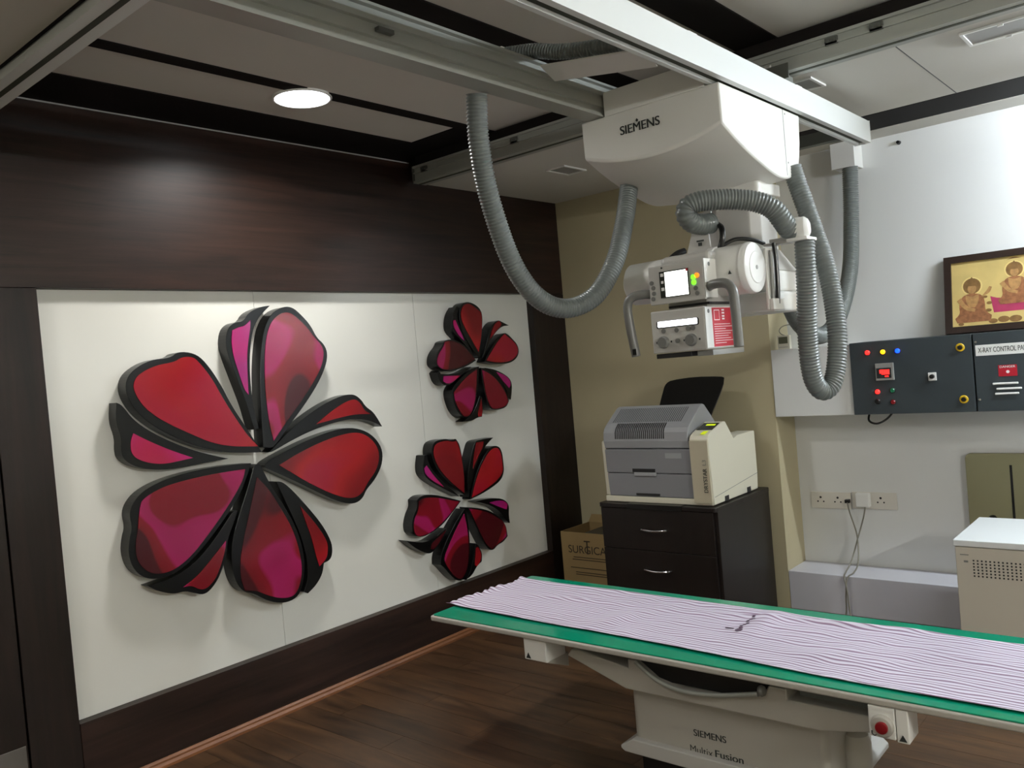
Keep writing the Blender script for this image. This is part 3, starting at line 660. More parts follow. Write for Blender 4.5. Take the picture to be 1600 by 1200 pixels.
# tube housing
th = MB().lathe((1.79,3.0,1.882), (2.318,3.0,1.882), [(0,0.070),(0.02,0.084),(0.30,0.086),(0.36,0.092),(0.66,0.094),(0.70,0.094),(0.985,0.094)], 40).build('tube_housing', 'unit_white', xu, smooth=True, ang=0.5)
MB().lathe((2.302,3.0,1.882), (2.330,3.0,1.882), [(0,0.097),(0.5,0.097),(0.85,0.093),(1.0,0.086)], 40).build('end_cap', 'frame_white', th, smooth=True)
MB().lathe((2.328,3.0,1.882), (2.3325,3.0,1.882), [(0,0.062),(1.0,0.058)], 40).build('cap_disc', 'frame_white', th, smooth=True)
disc('screw', (2.332,3.0,1.882), 0.008, '+x', 'unit_trim', th, t=0.002)
MB().lathe((2.160,3.0,1.882), (2.185,3.0,1.882), [(0,0.100),(1.0,0.100)], 40).build('clamp_ring', 'frame_white', th, smooth=True)
MB().box(1.99, 2.205, 2.885, 3.08, 1.80, 1.962).build('yoke', 'unit_grey', th, bevel=0.02, seg=3)
MB().prism([(2.262,1.862),(2.275,1.862),(2.2685,1.876)], 'y', 2.904, 2.909).build('warning_mark', 'ink', th)
MB().prism([(1.952,1.850),(1.966,1.850),(1.959,1.863)], 'y', 2.914, 2.920).build('warning_mark', 'ink', th)
# hose bracket on top of the housing
hb = MB().add([(2.07,2.955,1.955),(2.175,2.955,1.955),(2.150,2.995,2.035),(2.155,3.02,2.125),(2.085,3.02,2.125),(2.075,2.995,2.035),
               (2.07,2.965,1.955),(2.175,2.965,1.955),(2.150,3.005,2.035),(2.155,3.03,2.125),(2.085,3.03,2.125),(2.075,3.005,2.035)],
              [(0,1,2,5),(5,2,3,4),(7,6,11,8),(8,11,10,9),(0,6,7,1),(1,7,8,2),(2,8,9,3),(3,9,10,4),(4,10,11,5),(5,11,6,0)]).build('hose_bracket', 'unit_grey', xu)
MB().box(2.110,2.140,2.972,2.975,2.008,2.014).box(2.118,2.132,2.968,2.972,1.992,2.004).build('print_mark', 'ink', hb)
MB().tube([(2.175,3.03,2.07),(2.20,3.01,2.05),(2.205,3.0,2.01),(2.19,3.0,1.97)], 0.011, 10, 0.008).build('cable', 'black', hb, smooth=True)
MB().tube([(2.045,2.99,1.985),(2.03,2.96,1.975),(2.005,2.945,1.955),(1.99,2.94,1.94)], 0.013, 10, 0.008).build('cable', 'black', hb, smooth=True)
MB().tube([(2.19,3.02,1.985),(2.23,3.06,2.005),(2.27,3.12,2.0),(2.29,3.18,1.985)], 0.008, 10, 0.01).build('cable', 'black', hb, smooth=True)
# control console
cs = MB().prism([(2.802,1.775),(2.900,1.790),(2.900,1.930),(2.802,1.922)], 'x', 1.985, 2.216).build('console', 'unit_grey', xu, bevel=0.004)
MB().box(2.2165, 2.2185, 2.804, 2.898, 1.782, 1.925).build('side_cover', 'unit_white', cs, bevel=0.0005)
disc('print_mark', (2.2185, 2.842, 1.905), 0.008, '+x', 'ink_light', cs, t=0.0006, n=12)
MB().box(2.034, 2.156, 2.7990, 2.8035, 1.799, 1.898).build('bezel', 'lcd_dark', cs)
MB().box(2.057, 2.152, 2.7982, 2.8000, 1.802, 1.894).build('screen', 'screen_white', cs)
for z_, w_ in ((1.885,0.006),(1.858,0.005),(1.832,0.006)):
    MB().box(2.0455-w_, 2.0455+w_, 2.7984, 2.8, z_-w_, z_+w_).build('screen_icon', 'white_ink', cs)
MB().box(2.147, 2.155, 2.7975, 2.7982, 1.887, 1.897).build('sticker', 'red_label', cs)
for (x_, z_) in ((1.998,1.860),(2.004,1.841),(2.005,1.820),(2.000,1.800)): disc('button', (x_, 2.802, z_), 0.0085, '-y', 'handle_grey', cs, t=0.003)
for (x_, z_) in ((2.181,1.820),(2.186,1.801)): disc('button', (x_, 2.802, z_), 0.0085, '-y', 'handle_grey', cs, t=0.003)
for (x_, z_, m_) in ((2.174,1.861,'led_green'),(2.189,1.866,'led_orange'),(2.175,1.842,'led_green')): disc('indicator_light', (x_, 2.802, z_), 0.009, '-y', m_, cs, t=0.003)
disc('screw', (2.045, 2.802, 1.912), 0.004, '-y', 'ink', cs, t=0.001, n=8)
# collimator
cl = MB().box(1.980, 2.205, 2.802, 3.08, 1.592, 1.752).build('collimator', 'unit_grey', xu, bevel=0.005)
MB().box(2.2052, 2.2075, 2.806, 3.076, 1.598, 1.748).build('side_cover', 'frame_white', cl)
MB().box(2.2076, 2.2085, 2.858, 3.050, 1.600, 1.745).build('label', 'red_label', cl, label='red instruction label with white print')
for k in range(9):
    MB().box(2.2086, 2.2089, 2.868, 2.868+(0.13 if k % 3 else 0.09)+0.02*(k % 2), 1.612+0.0088*k, 1.614+0.0088*k).build('print_line', 'white_ink', cl)
MB().box(2.2086, 2.2090, 2.872, 2.915, 1.698, 1.737).build('print_box', 'white_ink', cl)
MB().box(2.2090, 2.2093, 2.875, 2.912, 1.701, 1.734).build('print_box', 'red_label', cl)
for z_ in (1.733, 1.722, 1.71, 1.70): MB().box(2.2086, 2.2090, 2.935, 2.955, z_, z_+0.006).build('print_line', 'white_ink', cl)
disc('print_mark', (2.2075, 2.832, 1.733), 0.008, '+x', 'ink_light', cl, t=0.0006, n=12)
MB().prism(rrect(2.010, 2.176, 1.690, 1.712, 0.004), 'y', 2.7995, 2.803).build('light_bar', 'light_bar', cl)
MB().prism(rrect(2.004, 2.182, 1.686, 1.713, 0.006), 'y', 2.8008, 2.803).build('bezel', 'lcd_dark', cl)
for x_ in (2.030, 2.146): MB().lathe((x_,2.802,1.633), (x_,2.785,1.633), [(0,0.024),(0.8,0.021),(1.0,0.019)], 24).build('dial', 'handle_grey', cl, smooth=True)
for (x_, z_) in ((2.089,1.634),(2.033,1.675),(2.089,1.674),(2.137,1.675),(2.157,1.676)): disc('button', (x_, 2.802, z_), 0.009, '-y', 'handle_grey', cl, t=0.004)
for x_ in (2.0, 2.062, 2.116, 2.180): MB().box(x_-0.003, x_+0.003, 2.8008, 2.802, 1.630, 1.637).build('print_mark', 'ink', cl)
MB().box(1.985, 2.135, 2.815, 3.05, 1.572, 1.590).build('filter_slot', 'slot_dark', cl, bevel=0.002)
MB().box(2.150, 2.215, 2.83, 3.09, 1.570, 1.590).build('accessory_rail', 'unit_trim', cl, bevel=0.002)
MB().box(2.03, 2.19, 2.86, 3.06, 1.752, 1.80).build('collimator_neck', 'unit_grey', cl)
MB().box(2.035, 2.205, 2.85, 3.06, 1.760, 1.768).build('gap_shade', 'slot_dark', cl)  # dark slab standing in for the shade in the gap above the collimator
# handles
for s_, pts in ((1, [(2.20,2.85,1.818),(2.245,2.815,1.826),(2.300,2.80,1.822),(2.326,2.795,1.795),(2.331,2.795,1.74),(2.333,2.797,1.592)]),
                (0, [(2.00,2.85,1.816),(1.950,2.815,1.824),(1.905,2.80,1.816),(1.887,2.795,1.785),(1.890,2.795,1.71),(1.906,2.797,1.588)])):
    MB().tube(pts, 0.0175, 16, 0.008).build('handle', 'handle_grey', xu, smooth=True, bevel=0.003)
MB().box(1.903, 1.918, 2.778, 2.781, 1.595, 1.618).build('handle_switch', 'black', xu)
# elbow fitting for the hoses
ef = MB().box(2.395, 2.475, 3.14, 3.24, 1.972, 1.984).build('fitting_plate', 'unit_white', xu, bevel=0.002)
MB().lathe((2.405,3.185,2.02), (2.468,3.20,2.02), [(0,0.030),(0.1,0.044),(0.7,0.044),(0.9,0.034),(1.0,0.02)], 28).build('elbow', 'unit_white', ef, smooth=True)
MB().box(2.29, 2.40, 3.17, 3.21, 1.972, 1.982).box(2.30,2.40,3.205,3.213,1.972,2.0).build('fitting_arm', 'unit_grey', ef, bevel=0.002)

# ------------------------------------------------------------------ corrugated hoses
def hose(pts, r, label, smooth_ends=0.0):
    o = MB().tube(pts, r, 18, 0.0026, 0.062, 0.0125).build('corrugated_hose', 'hose', None, smooth=True, ang=1.5)
    tag(o, label, 'hose', None, 'grey corrugated hoses')
    return o
hose([(1.70,2.231,2.552),(1.674,2.25,2.398),(1.64,2.32,2.208),(1.628,2.43,1.981),(1.641,2.55,1.847),(1.684,2.67,1.80),(1.743,2.79,1.844),(1.775,2.9,1.976),(1.772,3.0,2.139),(1.757,3.08,2.283),(1.756,3.1,2.33)], 0.037,
     'grey corrugated hose looping down in front of the dark wall')
hose([(2.150,3.022,2.078),(2.138,2.975,2.072),(2.122,2.925,2.080),(2.114,2.898,2.108),(2.124,2.902,2.138),(2.160,2.928,2.152),(2.205,2.965,2.153),(2.256,3.01,2.149),(2.320,3.06,2.133),(2.368,3.1,2.101),(2.390,3.13,2.056),(2.40,3.165,2.022),(2.416,3.187,2.016)], 0.038,
     'short grey corrugated hose arching over the x-ray tube head')
hose([(2.442,3.2,1.974),(2.440,3.2,1.915),(2.428,3.22,1.795),(2.402,3.26,1.598),(2.395,3.3,1.445),(2.415,3.35,1.387),(2.444,3.4,1.44),(2.454,3.44,1.613),(2.422,3.48,1.851),(2.363,3.5,2.072),(2.315,3.5,2.254),(2.300,3.5,2.317)], 0.037,
     'grey corrugated hose hanging in a long narrow U right of the tube head')
hose([(2.019,5.1,2.575),(2.008,5.08,2.245),(2.018,4.95,1.941),(2.017,4.7,1.688),(2.023,4.4,1.609),(2.045,4.1,1.679),(2.111,3.8,1.812),(2.186,3.53,1.926)], 0.042,
     'grey corrugated hose dropping from the white box on the back wall')
hose([(1.665,2.45,2.748),(1.72,2.45,2.738),(1.80,2.455,2.722),(1.90,2.46,2.690),(2.0,2.465,2.668),(2.12,2.47,2.648),(2.245,2.48,2.630)], 0.026,
     'short grey corrugated hose lying across the two overhead beams')
t = Thing('wall_box', 'small white junction box under the ceiling feeding a hose', 'box', (1.99, NY, 2.57))
MB().box(1.935, 2.062, 5.045, NY, 2.572, 2.715).build('box_body', 'frame_white', t, bevel=0.003)
MB().box(1.932, 2.065, 5.043, 5.046, 2.569, 2.718).build('lid', 'frame_white', t, bevel=0.001)
o = MB().cyl((2.268, NY, 2.674), (2.268, NY-0.025, 2.674), 0.012, 0.009, 14).build('wall_hook', 'black', None, smooth=True)
tag(o, 'small black peg on the white wall below the ceiling', 'hook')

# ------------------------------------------------------------------ ceiling fittings
def fitting(name, x0, x1, y0, y1, label, cat, slats=False):
    t = Thing(name, label, cat, ((x0+x1)/2, (y0+y1)/2, SZ))
    w = 0.012
    MB().box(x0,x1,y0,y0+w,SZ-0.008,SZ).build('frame_bar','frame_white',t); MB().box(x0,x1,y1-w,y1,SZ-0.008,SZ).build('frame_bar','frame_white',t)
    MB().box(x0,x0+w,y0+w,y1-w,SZ-0.008,SZ).build('frame_bar','frame_white',t); MB().box(x1-w,x1,y0+w,y1-w,SZ-0.008,SZ).build('frame_bar','frame_white',t)
    MB().box(x0+w,x1-w,y0+w,y1-w,SZ-0.003,SZ).build('lens','vent_grey',t)
    if slats:
        for yy in (y0+0.004, y1-0.012): MB().box(x0+0.13, x0+0.15, yy, yy+0.008, SZ-0.014, SZ-0.006).build('clip','frame_white',t)
    return t
fitting('ceiling_fitting', 0.625, 0.765, 4.01, 4.235, 'square flush ceiling fitting near the flower wall corner', 'ceiling fitting')
fitting('ceiling_fitting', 2.195, 2.335, 3.70, 3.88, 'square flush ceiling fitting behind the white overhead beam', 'ceiling fitting')
fitting('ceiling_fitting', 2.913, 3.52, 3.71, 3.90, 'long rectangular unlit ceiling fitting at the upper right', 'ceiling fitting', True)

# ------------------------------------------------------------------ back wall built-ins
o = MB().box(1.530, 2.000, 4.915, NY, 1.142, 1.548).build('wall_cupboard', 'wall_white', None, bevel=0.003)
tag(o, 'plain white boxed ledge between the beige wall and control panel', 'cupboard')
o = MB().box(1.530, RX, 4.92, NY, FZ, 0.197).build('low_ledge', 'ledge_white', None, bevel=0.003)
tag(o, 'low white laminate ledge along the floor below the sockets', 'ledge')

cpA = Thing('control_panel', 'dark grey control panel with coloured lamps and red meter', 'control panel', (2.31, 5.05, 1.143))
MB().box(2.003, 2.628, 4.915, NY, 1.143, 1.552).build('enclosure', 'panel_steel', cpA)
dA = MB().box(2.004, 2.627, 4.898, 4.915, 1.144, 1.551).build('door', 'panel_steel', cpA, bevel=0.002)
def lampbtn(x_, z_, m_, r=0.0125, bez='slot_dark', t_=0.014, nm='indicator_light'):
    o = MB().lathe((x_,4.899,z_),(x_,4.893,z_),[(0,r+0.004),(0.7,r+0.004),(1,r)],20).build('bezel', bez, dA, smooth=True)
    MB().lathe((x_,4.898,z_),(x_,4.898-t_,z_),[(0,r),(0.7,r),(1,r*0.7)],20).build(nm, m_, dA, smooth=True)
lampbtn(2.103,1.493,'led_red'); lampbtn(2.186,1.491,'led_yellow'); lampbtn(2.263,1.491,'led_blue')
lampbtn(2.142,1.271,'led_red'); lampbtn(2.221,1.275,'green_lens'); lampbtn(2.139,1.217,'black',nm='push_button'); lampbtn(2.220,1.210,'red_lens',nm='push_button')
mt = MB().box(2.140, 2.236, 4.886, 4.899, 1.333, 1.428).build('meter', 'unit_trim', dA, bevel=0.002)
MB().box(2.146, 2.224, 4.8848, 4.8865, 1.345, 1.402).build('meter_window', 'slot_dark', mt)
for k, (a, b, z0, z1) in enumerate(((2.163,2.171,1.372,1.392),(2.173,2.182,1.366,1.392),(2.184,2.193,1.366,1.392),(2.195,2.204,1.366,1.392),(2.206,2.214,1.366,1.392),(2.190,2.208,1.352,1.358))):
    MB().box(a, b, 4.8842, 4.885, z0, z1).build('meter_digit', 'led_red', mt)
sw = MB().box(2.408, 2.449, 4.892, 4.899, 1.318, 1.362).build('switch_plate', 'frame_white', dA, bevel=0.002)
MB().lathe((2.428,4.893,1.340),(2.428,4.876,1.340),[(0,0.013),(1,0.011)],18).box(2.424,2.444,4.872,4.878,1.337,1.343).build('switch_knob','black',sw)
for z_ in (1.485, 1.211):
    k_ = MB().lathe((2.573,4.899,z_),(2.573,4.892,z_),[(0,0.022),(0.6,0.022),(1,0.019)],24).build('lock_ring','yellow',dA,smooth=True)
    MB().lathe((2.573,4.893,z_),(2.573,4.882,z_),[(0,0.013),(1,0.010)],16).build('lock','black',k_,smooth=True)
cpB = Thing('control_panel', 'dark grey control panel lettered X-RAY CONTROL PANEL', 'control panel', (2.98, 5.05, 1.143))
MB().box(2.634, 3.32, 4.915, NY, 1.143, 1.552).build('enclosure', 'panel_steel', cpB)
dB = MB().box(2.635, 3.319, 4.898, 4.915, 1.144, 1.551).build('door', 'panel_steel', cpB, bevel=0.002)
lb = MB().box(2.644, 2.93, 4.8968, 4.8985, 1.434, 1.490).build('label', 'frame_white', dB, label='white name plate')
text('X-RAY CONTROL PANEL S', 'lettering', (2.656, 4.8968, 1.463), 0.258, 0.026, '-y', 'ink', lb, bold=0.008, align='LEFT')
st = MB().box(2.742, 2.826, 4.8968, 4.8985, 1.322, 1.380).build('sticker', 'red_label', dB)
text('DANGER', 'lettering', (2.784, 4.8968, 1.371), 0.070, 0.011, '-y', 'white_ink', st, bold=0.01)
disc('print_mark', (2.784, 4.8966, 1.345), 0.008, '-y', 'white_ink', st, t=0.0004, n=12)
for x0_, x1_, z_ in ((2.712,2.828,1.286),(2.728,2.842,1.259),(2.720,2.828,1.234)):
    MB().box(x0_, x1_, 4.889, 4.899, z_-0.005, z_+0.005).build('louvre', 'frame_white', dB, bevel=0.003)
for z_ in (1.507, 1.207): disc('screw', (2.648, 4.898, z_), 0.006, '-y', 'chrome', dB, t=0.003, n=12)
o = MB().tube([(2.048,5.03,1.15),(2.049,5.0,1.10),(2.091,5.0,1.081),(2.139,5.02,1.103),(2.177,5.04,1.146)], 0.006, 8, 0.008).build('wire_loop', 'black', None, smooth=True)
tag(o, 'loose black wire loop hanging under the control panel', 'wire')

# framed picture leaning on the wall above the panels
pf = Thing('framed_picture', 'gold devotional picture in dark wood frame standing on the control panels', 'picture', (2.83, 5.12, 1.553))
TL = math.atan2(0.075, 0.43)
def PT(x_, h, d):   # x, height along the frame, distance in front of the picture plane
    return (x_, 5.105+h*math.sin(TL)-d*math.cos(TL), 1.555+h*math.cos(TL)+d*math.sin(TL))
def pslab(outline, d0, d1, name, m, parent):
    n = len(outline)
    vs = [PT(a, b, d0) for a, b in outline]+[PT(a, b, d1) for a, b in outline]
    return MB().add(vs, [tuple(range(n)), tuple(range(2*n-1, n-1, -1))]+[(i, i+n, (i+1) % n+n, (i+1) % n) for i in range(n)]).build(name, m, parent)
fx0, fx1, fh = 2.463, 3.20, 0.430
pslab([(fx0,0),(fx1,0),(fx1,0.036),(fx0,0.036)], -0.010, 0.018, 'frame_bar', 'frame_wood', pf)
pslab([(fx0,fh-0.036),(fx1,fh-0.036),(fx1,fh),(fx0,fh)], -0.010, 0.018, 'frame_bar', 'frame_wood', pf)
pslab([(fx0,0.036),(fx0+0.036,0.036),(fx0+0.036,fh-0.036),(fx0,fh-0.036)], -0.010, 0.018, 'frame_bar', 'frame_wood', pf)
pslab([(fx1-0.036,0.036),(fx1,0.036),(fx1,fh-0.036),(fx1-0.036,fh-0.036)], -0.010, 0.018, 'frame_bar', 'frame_wood', pf)
pic = pslab([(fx0+0.034,0.034),(fx1-0.034,0.034),(fx1-0.034,fh-0.034),(fx0+0.034,fh-0.034)], -0.004, 0.004, 'picture_sheet', 'gold', pf)
def ell(cx, cz, rx, rz, n=20, a0=0, a1=2*PI): return [(cx+rx*math.cos(a0+(a1-a0)*i/n), cz+rz*math.sin(a0+(a1-a0)*i/n)) for i in range(n if a1-a0 > 6.2 else n+1)]
def figure(cx, base, s, robe, seat=None, mirror=1):
    d = 0.0041
    def P(out, k, nm, m_): pslab([(cx+mirror*a*s, base+b*s) for a, b in out], d-0.0005+k*0.0003, d+k*0.0003+0.0002, nm, m_, pic)
    P(ell(0,0.80,0.20,0.20), 0, 'print_halo', 'gold_light'); P(ell(0,0.80,0.17,0.17), 1, 'print_halo', 'gold_brown')
    P(chaikin([(-0.30,0.02),(0.34,0.02),(0.36,0.14),(0.24,0.24),(0.24,0.44),(0.20,0.58),(0.08,0.64),(-0.10,0.64),(-0.22,0.56),(-0.26,0.38),(-0.24,0.22),(-0.34,0.12)]), 2, 'print_robe', robe)
    P(chaikin([(-0.13,0.62),(0.0,0.56),(0.13,0.62),(0.12,0.44),(0.05,0.34),(-0.05,0.34),(-0.12,0.44)]), 3, 'print_torso', 'gold_face')
    P(ell(0,0.74,0.085,0.10), 4, 'print_face', 'gold_face')
    P(chaikin([(-0.09,0.80),(0.09,0.80),(0.07,0.90),(0.0,1.0),(-0.07,0.90)]), 5, 'print_crown', 'gold_brown')
    P(chaikin([(-0.30,0.50),(-0.22,0.56),(-0.10,0.36),(0.06,0.30),(0.04,0.24),(-0.14,0.28)]), 5, 'print_arm', 'gold_face')
    P(chaikin([(0.20,0.56),(0.34,0.62),(0.38,0.74),(0.33,0.76),(0.27,0.66),(0.16,0.54)]), 5, 'print_arm', 'gold_face')
figure(2.598, 0.052, 0.255, 'cloth_red')
pslab(chaikin([(2.70,0.10),(2.98,0.10),(3.0,0.18),(2.93,0.165),(2.88,0.205),(2.80,0.205),(2.74,0.17),(2.685,0.19)]), 0.0036, 0.0043, 'print_lotus', 'cloth_pink', pic)
figure(2.802, 0.135, 0.235, 'cloth_red')
figure(3.03, 0.052, 0.255, 'cloth_red', mirror=-1)
for cx_, cz_, r_ in ((2.695,0.055,0.022),(2.745,0.060,0.028),(2.80,0.058,0.03),(2.87,0.060,0.028),(2.66,0.19,0.012),(2.68,0.155,0.014),(2.675,0.115,0.015),(2.54,0.05,0.014)):
    pslab(ell(cx_, cz_, r_, r_*0.6, 14), 0.0036, 0.0044, 'print_bowl', 'gold_brown', pic)
pslab(chaikin([(2.765,0.376),(2.802,0.392),(2.84,0.376),(2.802,0.382)]), 0.0036, 0.0044, 'print_canopy', 'gold_brown', pic)

# room sensor on the ledge
rs = Thing('thermometer', 'small cream digital thermometer with a lead on the white ledge', 'thermometer', (1.585, 4.95, 1.548))
b_ = MB().box(1.563, 1.640, 4.945, 4.975, 1.549, 1.632).build('case', 'thermo', rs, bevel=0.003)
MB().box(1.573, 1.628, 4.9435, 4.946, 1.583, 1.623).build('display', 'lcd_green', b_)
MB().box(1.573, 1.628, 4.9435, 4.946, 1.560, 1.563).build('print_line', 'unit_trim', b_)
MB().tube([(1.605,4.96,1.632),(1.580,4.965,1.645),(1.572,4.97,1.668),(1.595,4.985,1.690),(1.640,5.02,1.695),(1.68,5.1,1.69),(1.69,5.19,1.69)], 0.0028, 8, 0.008).build('lead', 'cable_grey', b_, smooth=True)

# sockets and plugs in the niche
def socket(x0, x1, z0, z1, holes, label):
    t = Thing('wall_socket', label, 'socket', ((x0+x1)/2, NY, z0))
    p = MB().box(x0, x1, NY-0.010, NY, z0, z1).build('plate', 'socket_plate', t, bevel=0.002)
    for hx in holes:
        for dx, dz, r in ((0, 0.018, 0.007), (-0.018, -0.008, 0.005), (0.018, -0.008, 0.005)):
            MB().cyl((hx+dx, NY-0.0095, (z0+z1)/2+dz), (hx+dx, NY-0.0108, (z0+z1)/2+dz), r, n=10).build('socket_hole', 'black', p)
socket(1.600, 1.846, 0.538, 0.640, (1.660, 1.765), 'white double socket plate with a small black plug')
socket(1.852, 2.112, 0.545, 0.647, (2.02,), 'white socket plate holding a white plug adapter')
t = Thing('power_lead', 'thin grey lead from a black plug down over the low ledge', 'lead', (1.88, 4.88, FZ))
MB().box(1.815, 1.842, NY-0.04, NY-0.010, 0.580, 0.602).build('plug', 'black', t, bevel=0.003)
MB().tube([(1.83,5.165,0.590),(1.845,5.15,0.53),(1.890,5.12,0.391),(1.905,5.06,0.25),(1.903,4.98,0.206),(1.890,4.905,0.192),(1.880,4.89,0.10),(1.875,4.88,FZ+0.02),(1.84,4.85,FZ+0.006)], 0.0045, 8, 0.01).build('cord', 'cable_grey', t, smooth=True)
t = Thing('power_adapter', 'white plug adapter with a grey lead crossing the other one', 'adapter', (1.92, 4.87, FZ))
MB().box(1.885, 1.965, NY-0.05, NY-0.010, 0.562, 0.645).build('plug', 'frame_white', t, bevel=0.006)
MB().tube([(1.937,5.16,0.565),(1.925,5.15,0.50),(1.893,5.13,0.388),(1.860,5.08,0.25),(1.858,4.98,0.206),(1.872,4.905,0.194),(1.89,4.885,0.12),(1.905,4.87,FZ+0.02),(1.95,4.84,FZ+0.006)], 0.0045, 8, 0.01).build('cord', 'cable_grey', t, smooth=True)

# rounded panel leaning in the niche
t = Thing('leaning_panel', 'olive metal panel with rounded corners and black slot behind white cabinet', 'panel', (2.9, 5.15, 0.197))
b_ = MB().prism(rrect(2.497, 3.40, 0.199, 0.888, 0.03), 'y', 5.160, 5.190).build('sheet', 'olive_panel', t, bevel=0.003)
MB().box(2.712, 2.724, 5.1585, 5.1605, 0.45, 0.826).build('slot', 'black', b_)
MB().lathe((2.615,5.161,0.528),(2.615,5.14,0.528),[(0,0.022),(1,0.016)],18).build('knob','black',b_,smooth=True)

# generator cabinet
gx0, gx1, gy0, gy1, gz = 2.614, 3.25, 4.296, 4.845, 0.600
gc = Thing('generator_cabinet', 'white metal generator cabinet with perforated front beside the table', 'cabinet', (2.93, 4.57, FZ))
gb = MB().box(gx0+0.006, gx1-0.006, gy0+0.006, gy1, 0.0, gz-0.034).build('body', 'generator', gc, bevel=0.003)
MB().box(gx0, gx1, gy0, gy1, gz-0.031, gz).build('lid', 'generator_top', gc, bevel=0.004)
for xx in (gx0+0.05, gx1-0.09):
    for yy in (gy0+0.05, gy1-0.09): MB().box(xx, xx+0.04, yy, yy+0.04, FZ, 0.0).build('foot', 'black', gc)
h = MB()
for r_ in range(6):
    for k in range(28):
        xx = 2.695+k*0.0172+(r_ % 2)*0.0; zz = 0.505-r_*0.0145
        h.box(xx-0.0035, xx+0.0035, gy0+0.0048, gy0+0.0062, zz-0.0035, zz+0.0035)
h.build('vent_holes', 'slot_dark', gb, kind='stuff')
MB().box(2.640, 2.676, gy0+0.005, gy0+0.0062, 0.528, 0.532).build('print_line', 'ink_light', gb)
MB().box(2.654, 2.672, gy0+0.005, gy0+0.0062, 0.494, 0.503).build('print_mark', 'ink_light', gb)

# ------------------------------------------------------------------ printer corner
kb = Thing('drawer_cabinet', 'dark brown drawer cabinet under the film printer', 'cabinet', (1.07, 4.53, FZ))
MB().box(0.700, 1.462, 4.205, 4.880, FZ, 0.690).build('carcass', 'cabinet_wood', kb, bevel=0.002)
MB().prism(rrect(0.684, 1.468, 4.178, 4.885, 0.02), 'z', 0.691, 0.716).build('top', 'cabinet_wood', kb, bevel=0.003)
for z0, z1 in ((0.446, 0.688), (0.208, 0.443), (0.0, 0.205)):
    d = MB().box(0.695, 1.440, 4.186, 4.205, z0, z1).build('drawer', 'cabinet_wood', kb, bevel=0.002)
    zc = z0+0.125
    MB().tube([(0.975,4.187,zc),(0.985,4.168,zc),(1.06,4.158,zc-0.004),(1.135,4.168,zc),(1.145,4.187,zc)], 0.0065, 10, 0.01).build('handle', 'chrome', d, smooth=True)
o = MB().prism([(4.175,0.7165),(4.40,0.7165),(4.40,0.7195),(4.172,0.7195),(4.172,0.690),(4.175,0.690)], 'x', 0.895, 1.255).build('black_mat', 'black', None)
tag(o, 'thin black mat folded over the cabinet edge under the printer', 'mat')

pz = 0.7200
pr = Thing('film_printer', 'grey and cream medical film printer with black output tray', 'printer', (1.07, 4.5, pz))
MB().box(0.715, 1.430, 4.222, 4.78, pz, pz+0.034).build('base', 'printer_cream', pr, bevel=0.004)
side = [(4.226,pz+0.004),(4.205,1.094),(4.215,1.112),(4.245,1.128),(4.400,1.173),(4.430,1.170),(4.520,1.062),(4.575,1.075),(4.800,1.075),(4.800,pz+0.10),(4.79,pz+0.004)]
tw = MB().prism(side, 'x', 1.322, 1.437).build('tower', 'printer_cream', pr, bevel=0.004)
MB().prism([(4.2045,0.735),(4.196,1.086),(4.205,1.086),(4.222,0.735)], 'x', 1.324, 1.434).build('tower_front', 'printer_tower', tw)
text('DRYSTAR', 'lettering', (1.408, 4.1985, 0.865), 0.135, 0.024, '-y up', 'ink', tw, bold=0.012, depth=0.003)
text('L3', 'lettering', (1.408, 4.1975, 0.965), 0.030, 0.022, '-y up', 'ink_light', tw, depth=0.003)
q = Vector((0, 4.400-4.245, 1.173-1.128)).normalized()
def ontop(x_, s_, e): return (x_, 4.245+q.y*s_-q.z*e, 1.128+q.z*s_+q.y*e)
MB().add([ontop(1.332,0.035,0.0005),ontop(1.430,0.035,0.0005),ontop(1.430,0.135,0.0005),ontop(1.332,0.135,0.0005),ontop(1.332,0.035,0.003),ontop(1.430,0.035,0.003),ontop(1.430,0.135,0.003),ontop(1.332,0.135,0.003)],
         [(0,3,2,1),(4,5,6,7),(0,1,5,4),(1,2,6,5),(2,3,7,6),(3,0,4,7)]).build('display_panel', 'lcd_dark', tw)
MB().add([ontop(1.362,0.095,0.003),ontop(1.418,0.095,0.003),ontop(1.418,0.115,0.003),ontop(1.362,0.115,0.003),ontop(1.362,0.095,0.0036),ontop(1.418,0.095,0.0036),ontop(1.418,0.115,0.0036),ontop(1.362,0.115,0.0036)],
         [(0,3,2,1),(4,5,6,7),(0,1,5,4),(1,2,6,5),(2,3,7,6),(3,0,4,7)]).build('display', 'lcd_glow', tw)
MB().add([ontop(1.385,-0.026,0.001),ontop(1.413,-0.028,0.001),ontop(1.416,0.018,0.001),ontop(1.388,0.012,0.001),ontop(1.385,-0.026,0.0024),ontop(1.413,-0.028,0.0024),ontop(1.416,0.018,0.0024),ontop(1.388,0.012,0.0024)],
         [(0,3,2,1),(4,5,6,7),(0,1,5,4),(1,2,6,5),(2,3,7,6),(3,0,4,7)]).build('sticker', 'tag_yellow', tw)
for ya, yb, za, zb in ((4.352,4.402,0.722,0.752),(4.640,4.690,0.722,0.754)): MB().box(1.4365, 1.4385, ya, yb, za, zb).build('foot_notch', 'slot_dark', tw)
MB().prism([(4.235,0.765),(4.80,0.818),(4.80,0.8205),(4.235,0.7675)], 'x', 1.4365, 1.438).build('seam', 'ink_light', tw)
MB().prism([(4.25,pz+0.034),(4.24,1.08),(4.30,1.10),(4.78,1.07),(4.78,pz+0.034)], 'x', 0.702, 0.732).build('side_panel', 'printer_cream', pr, bevel=0.004)
MB().box(0.732, 1.322, 4.28, 4.78, pz+0.034, 1.06).build('core', 'printer_grey', pr)
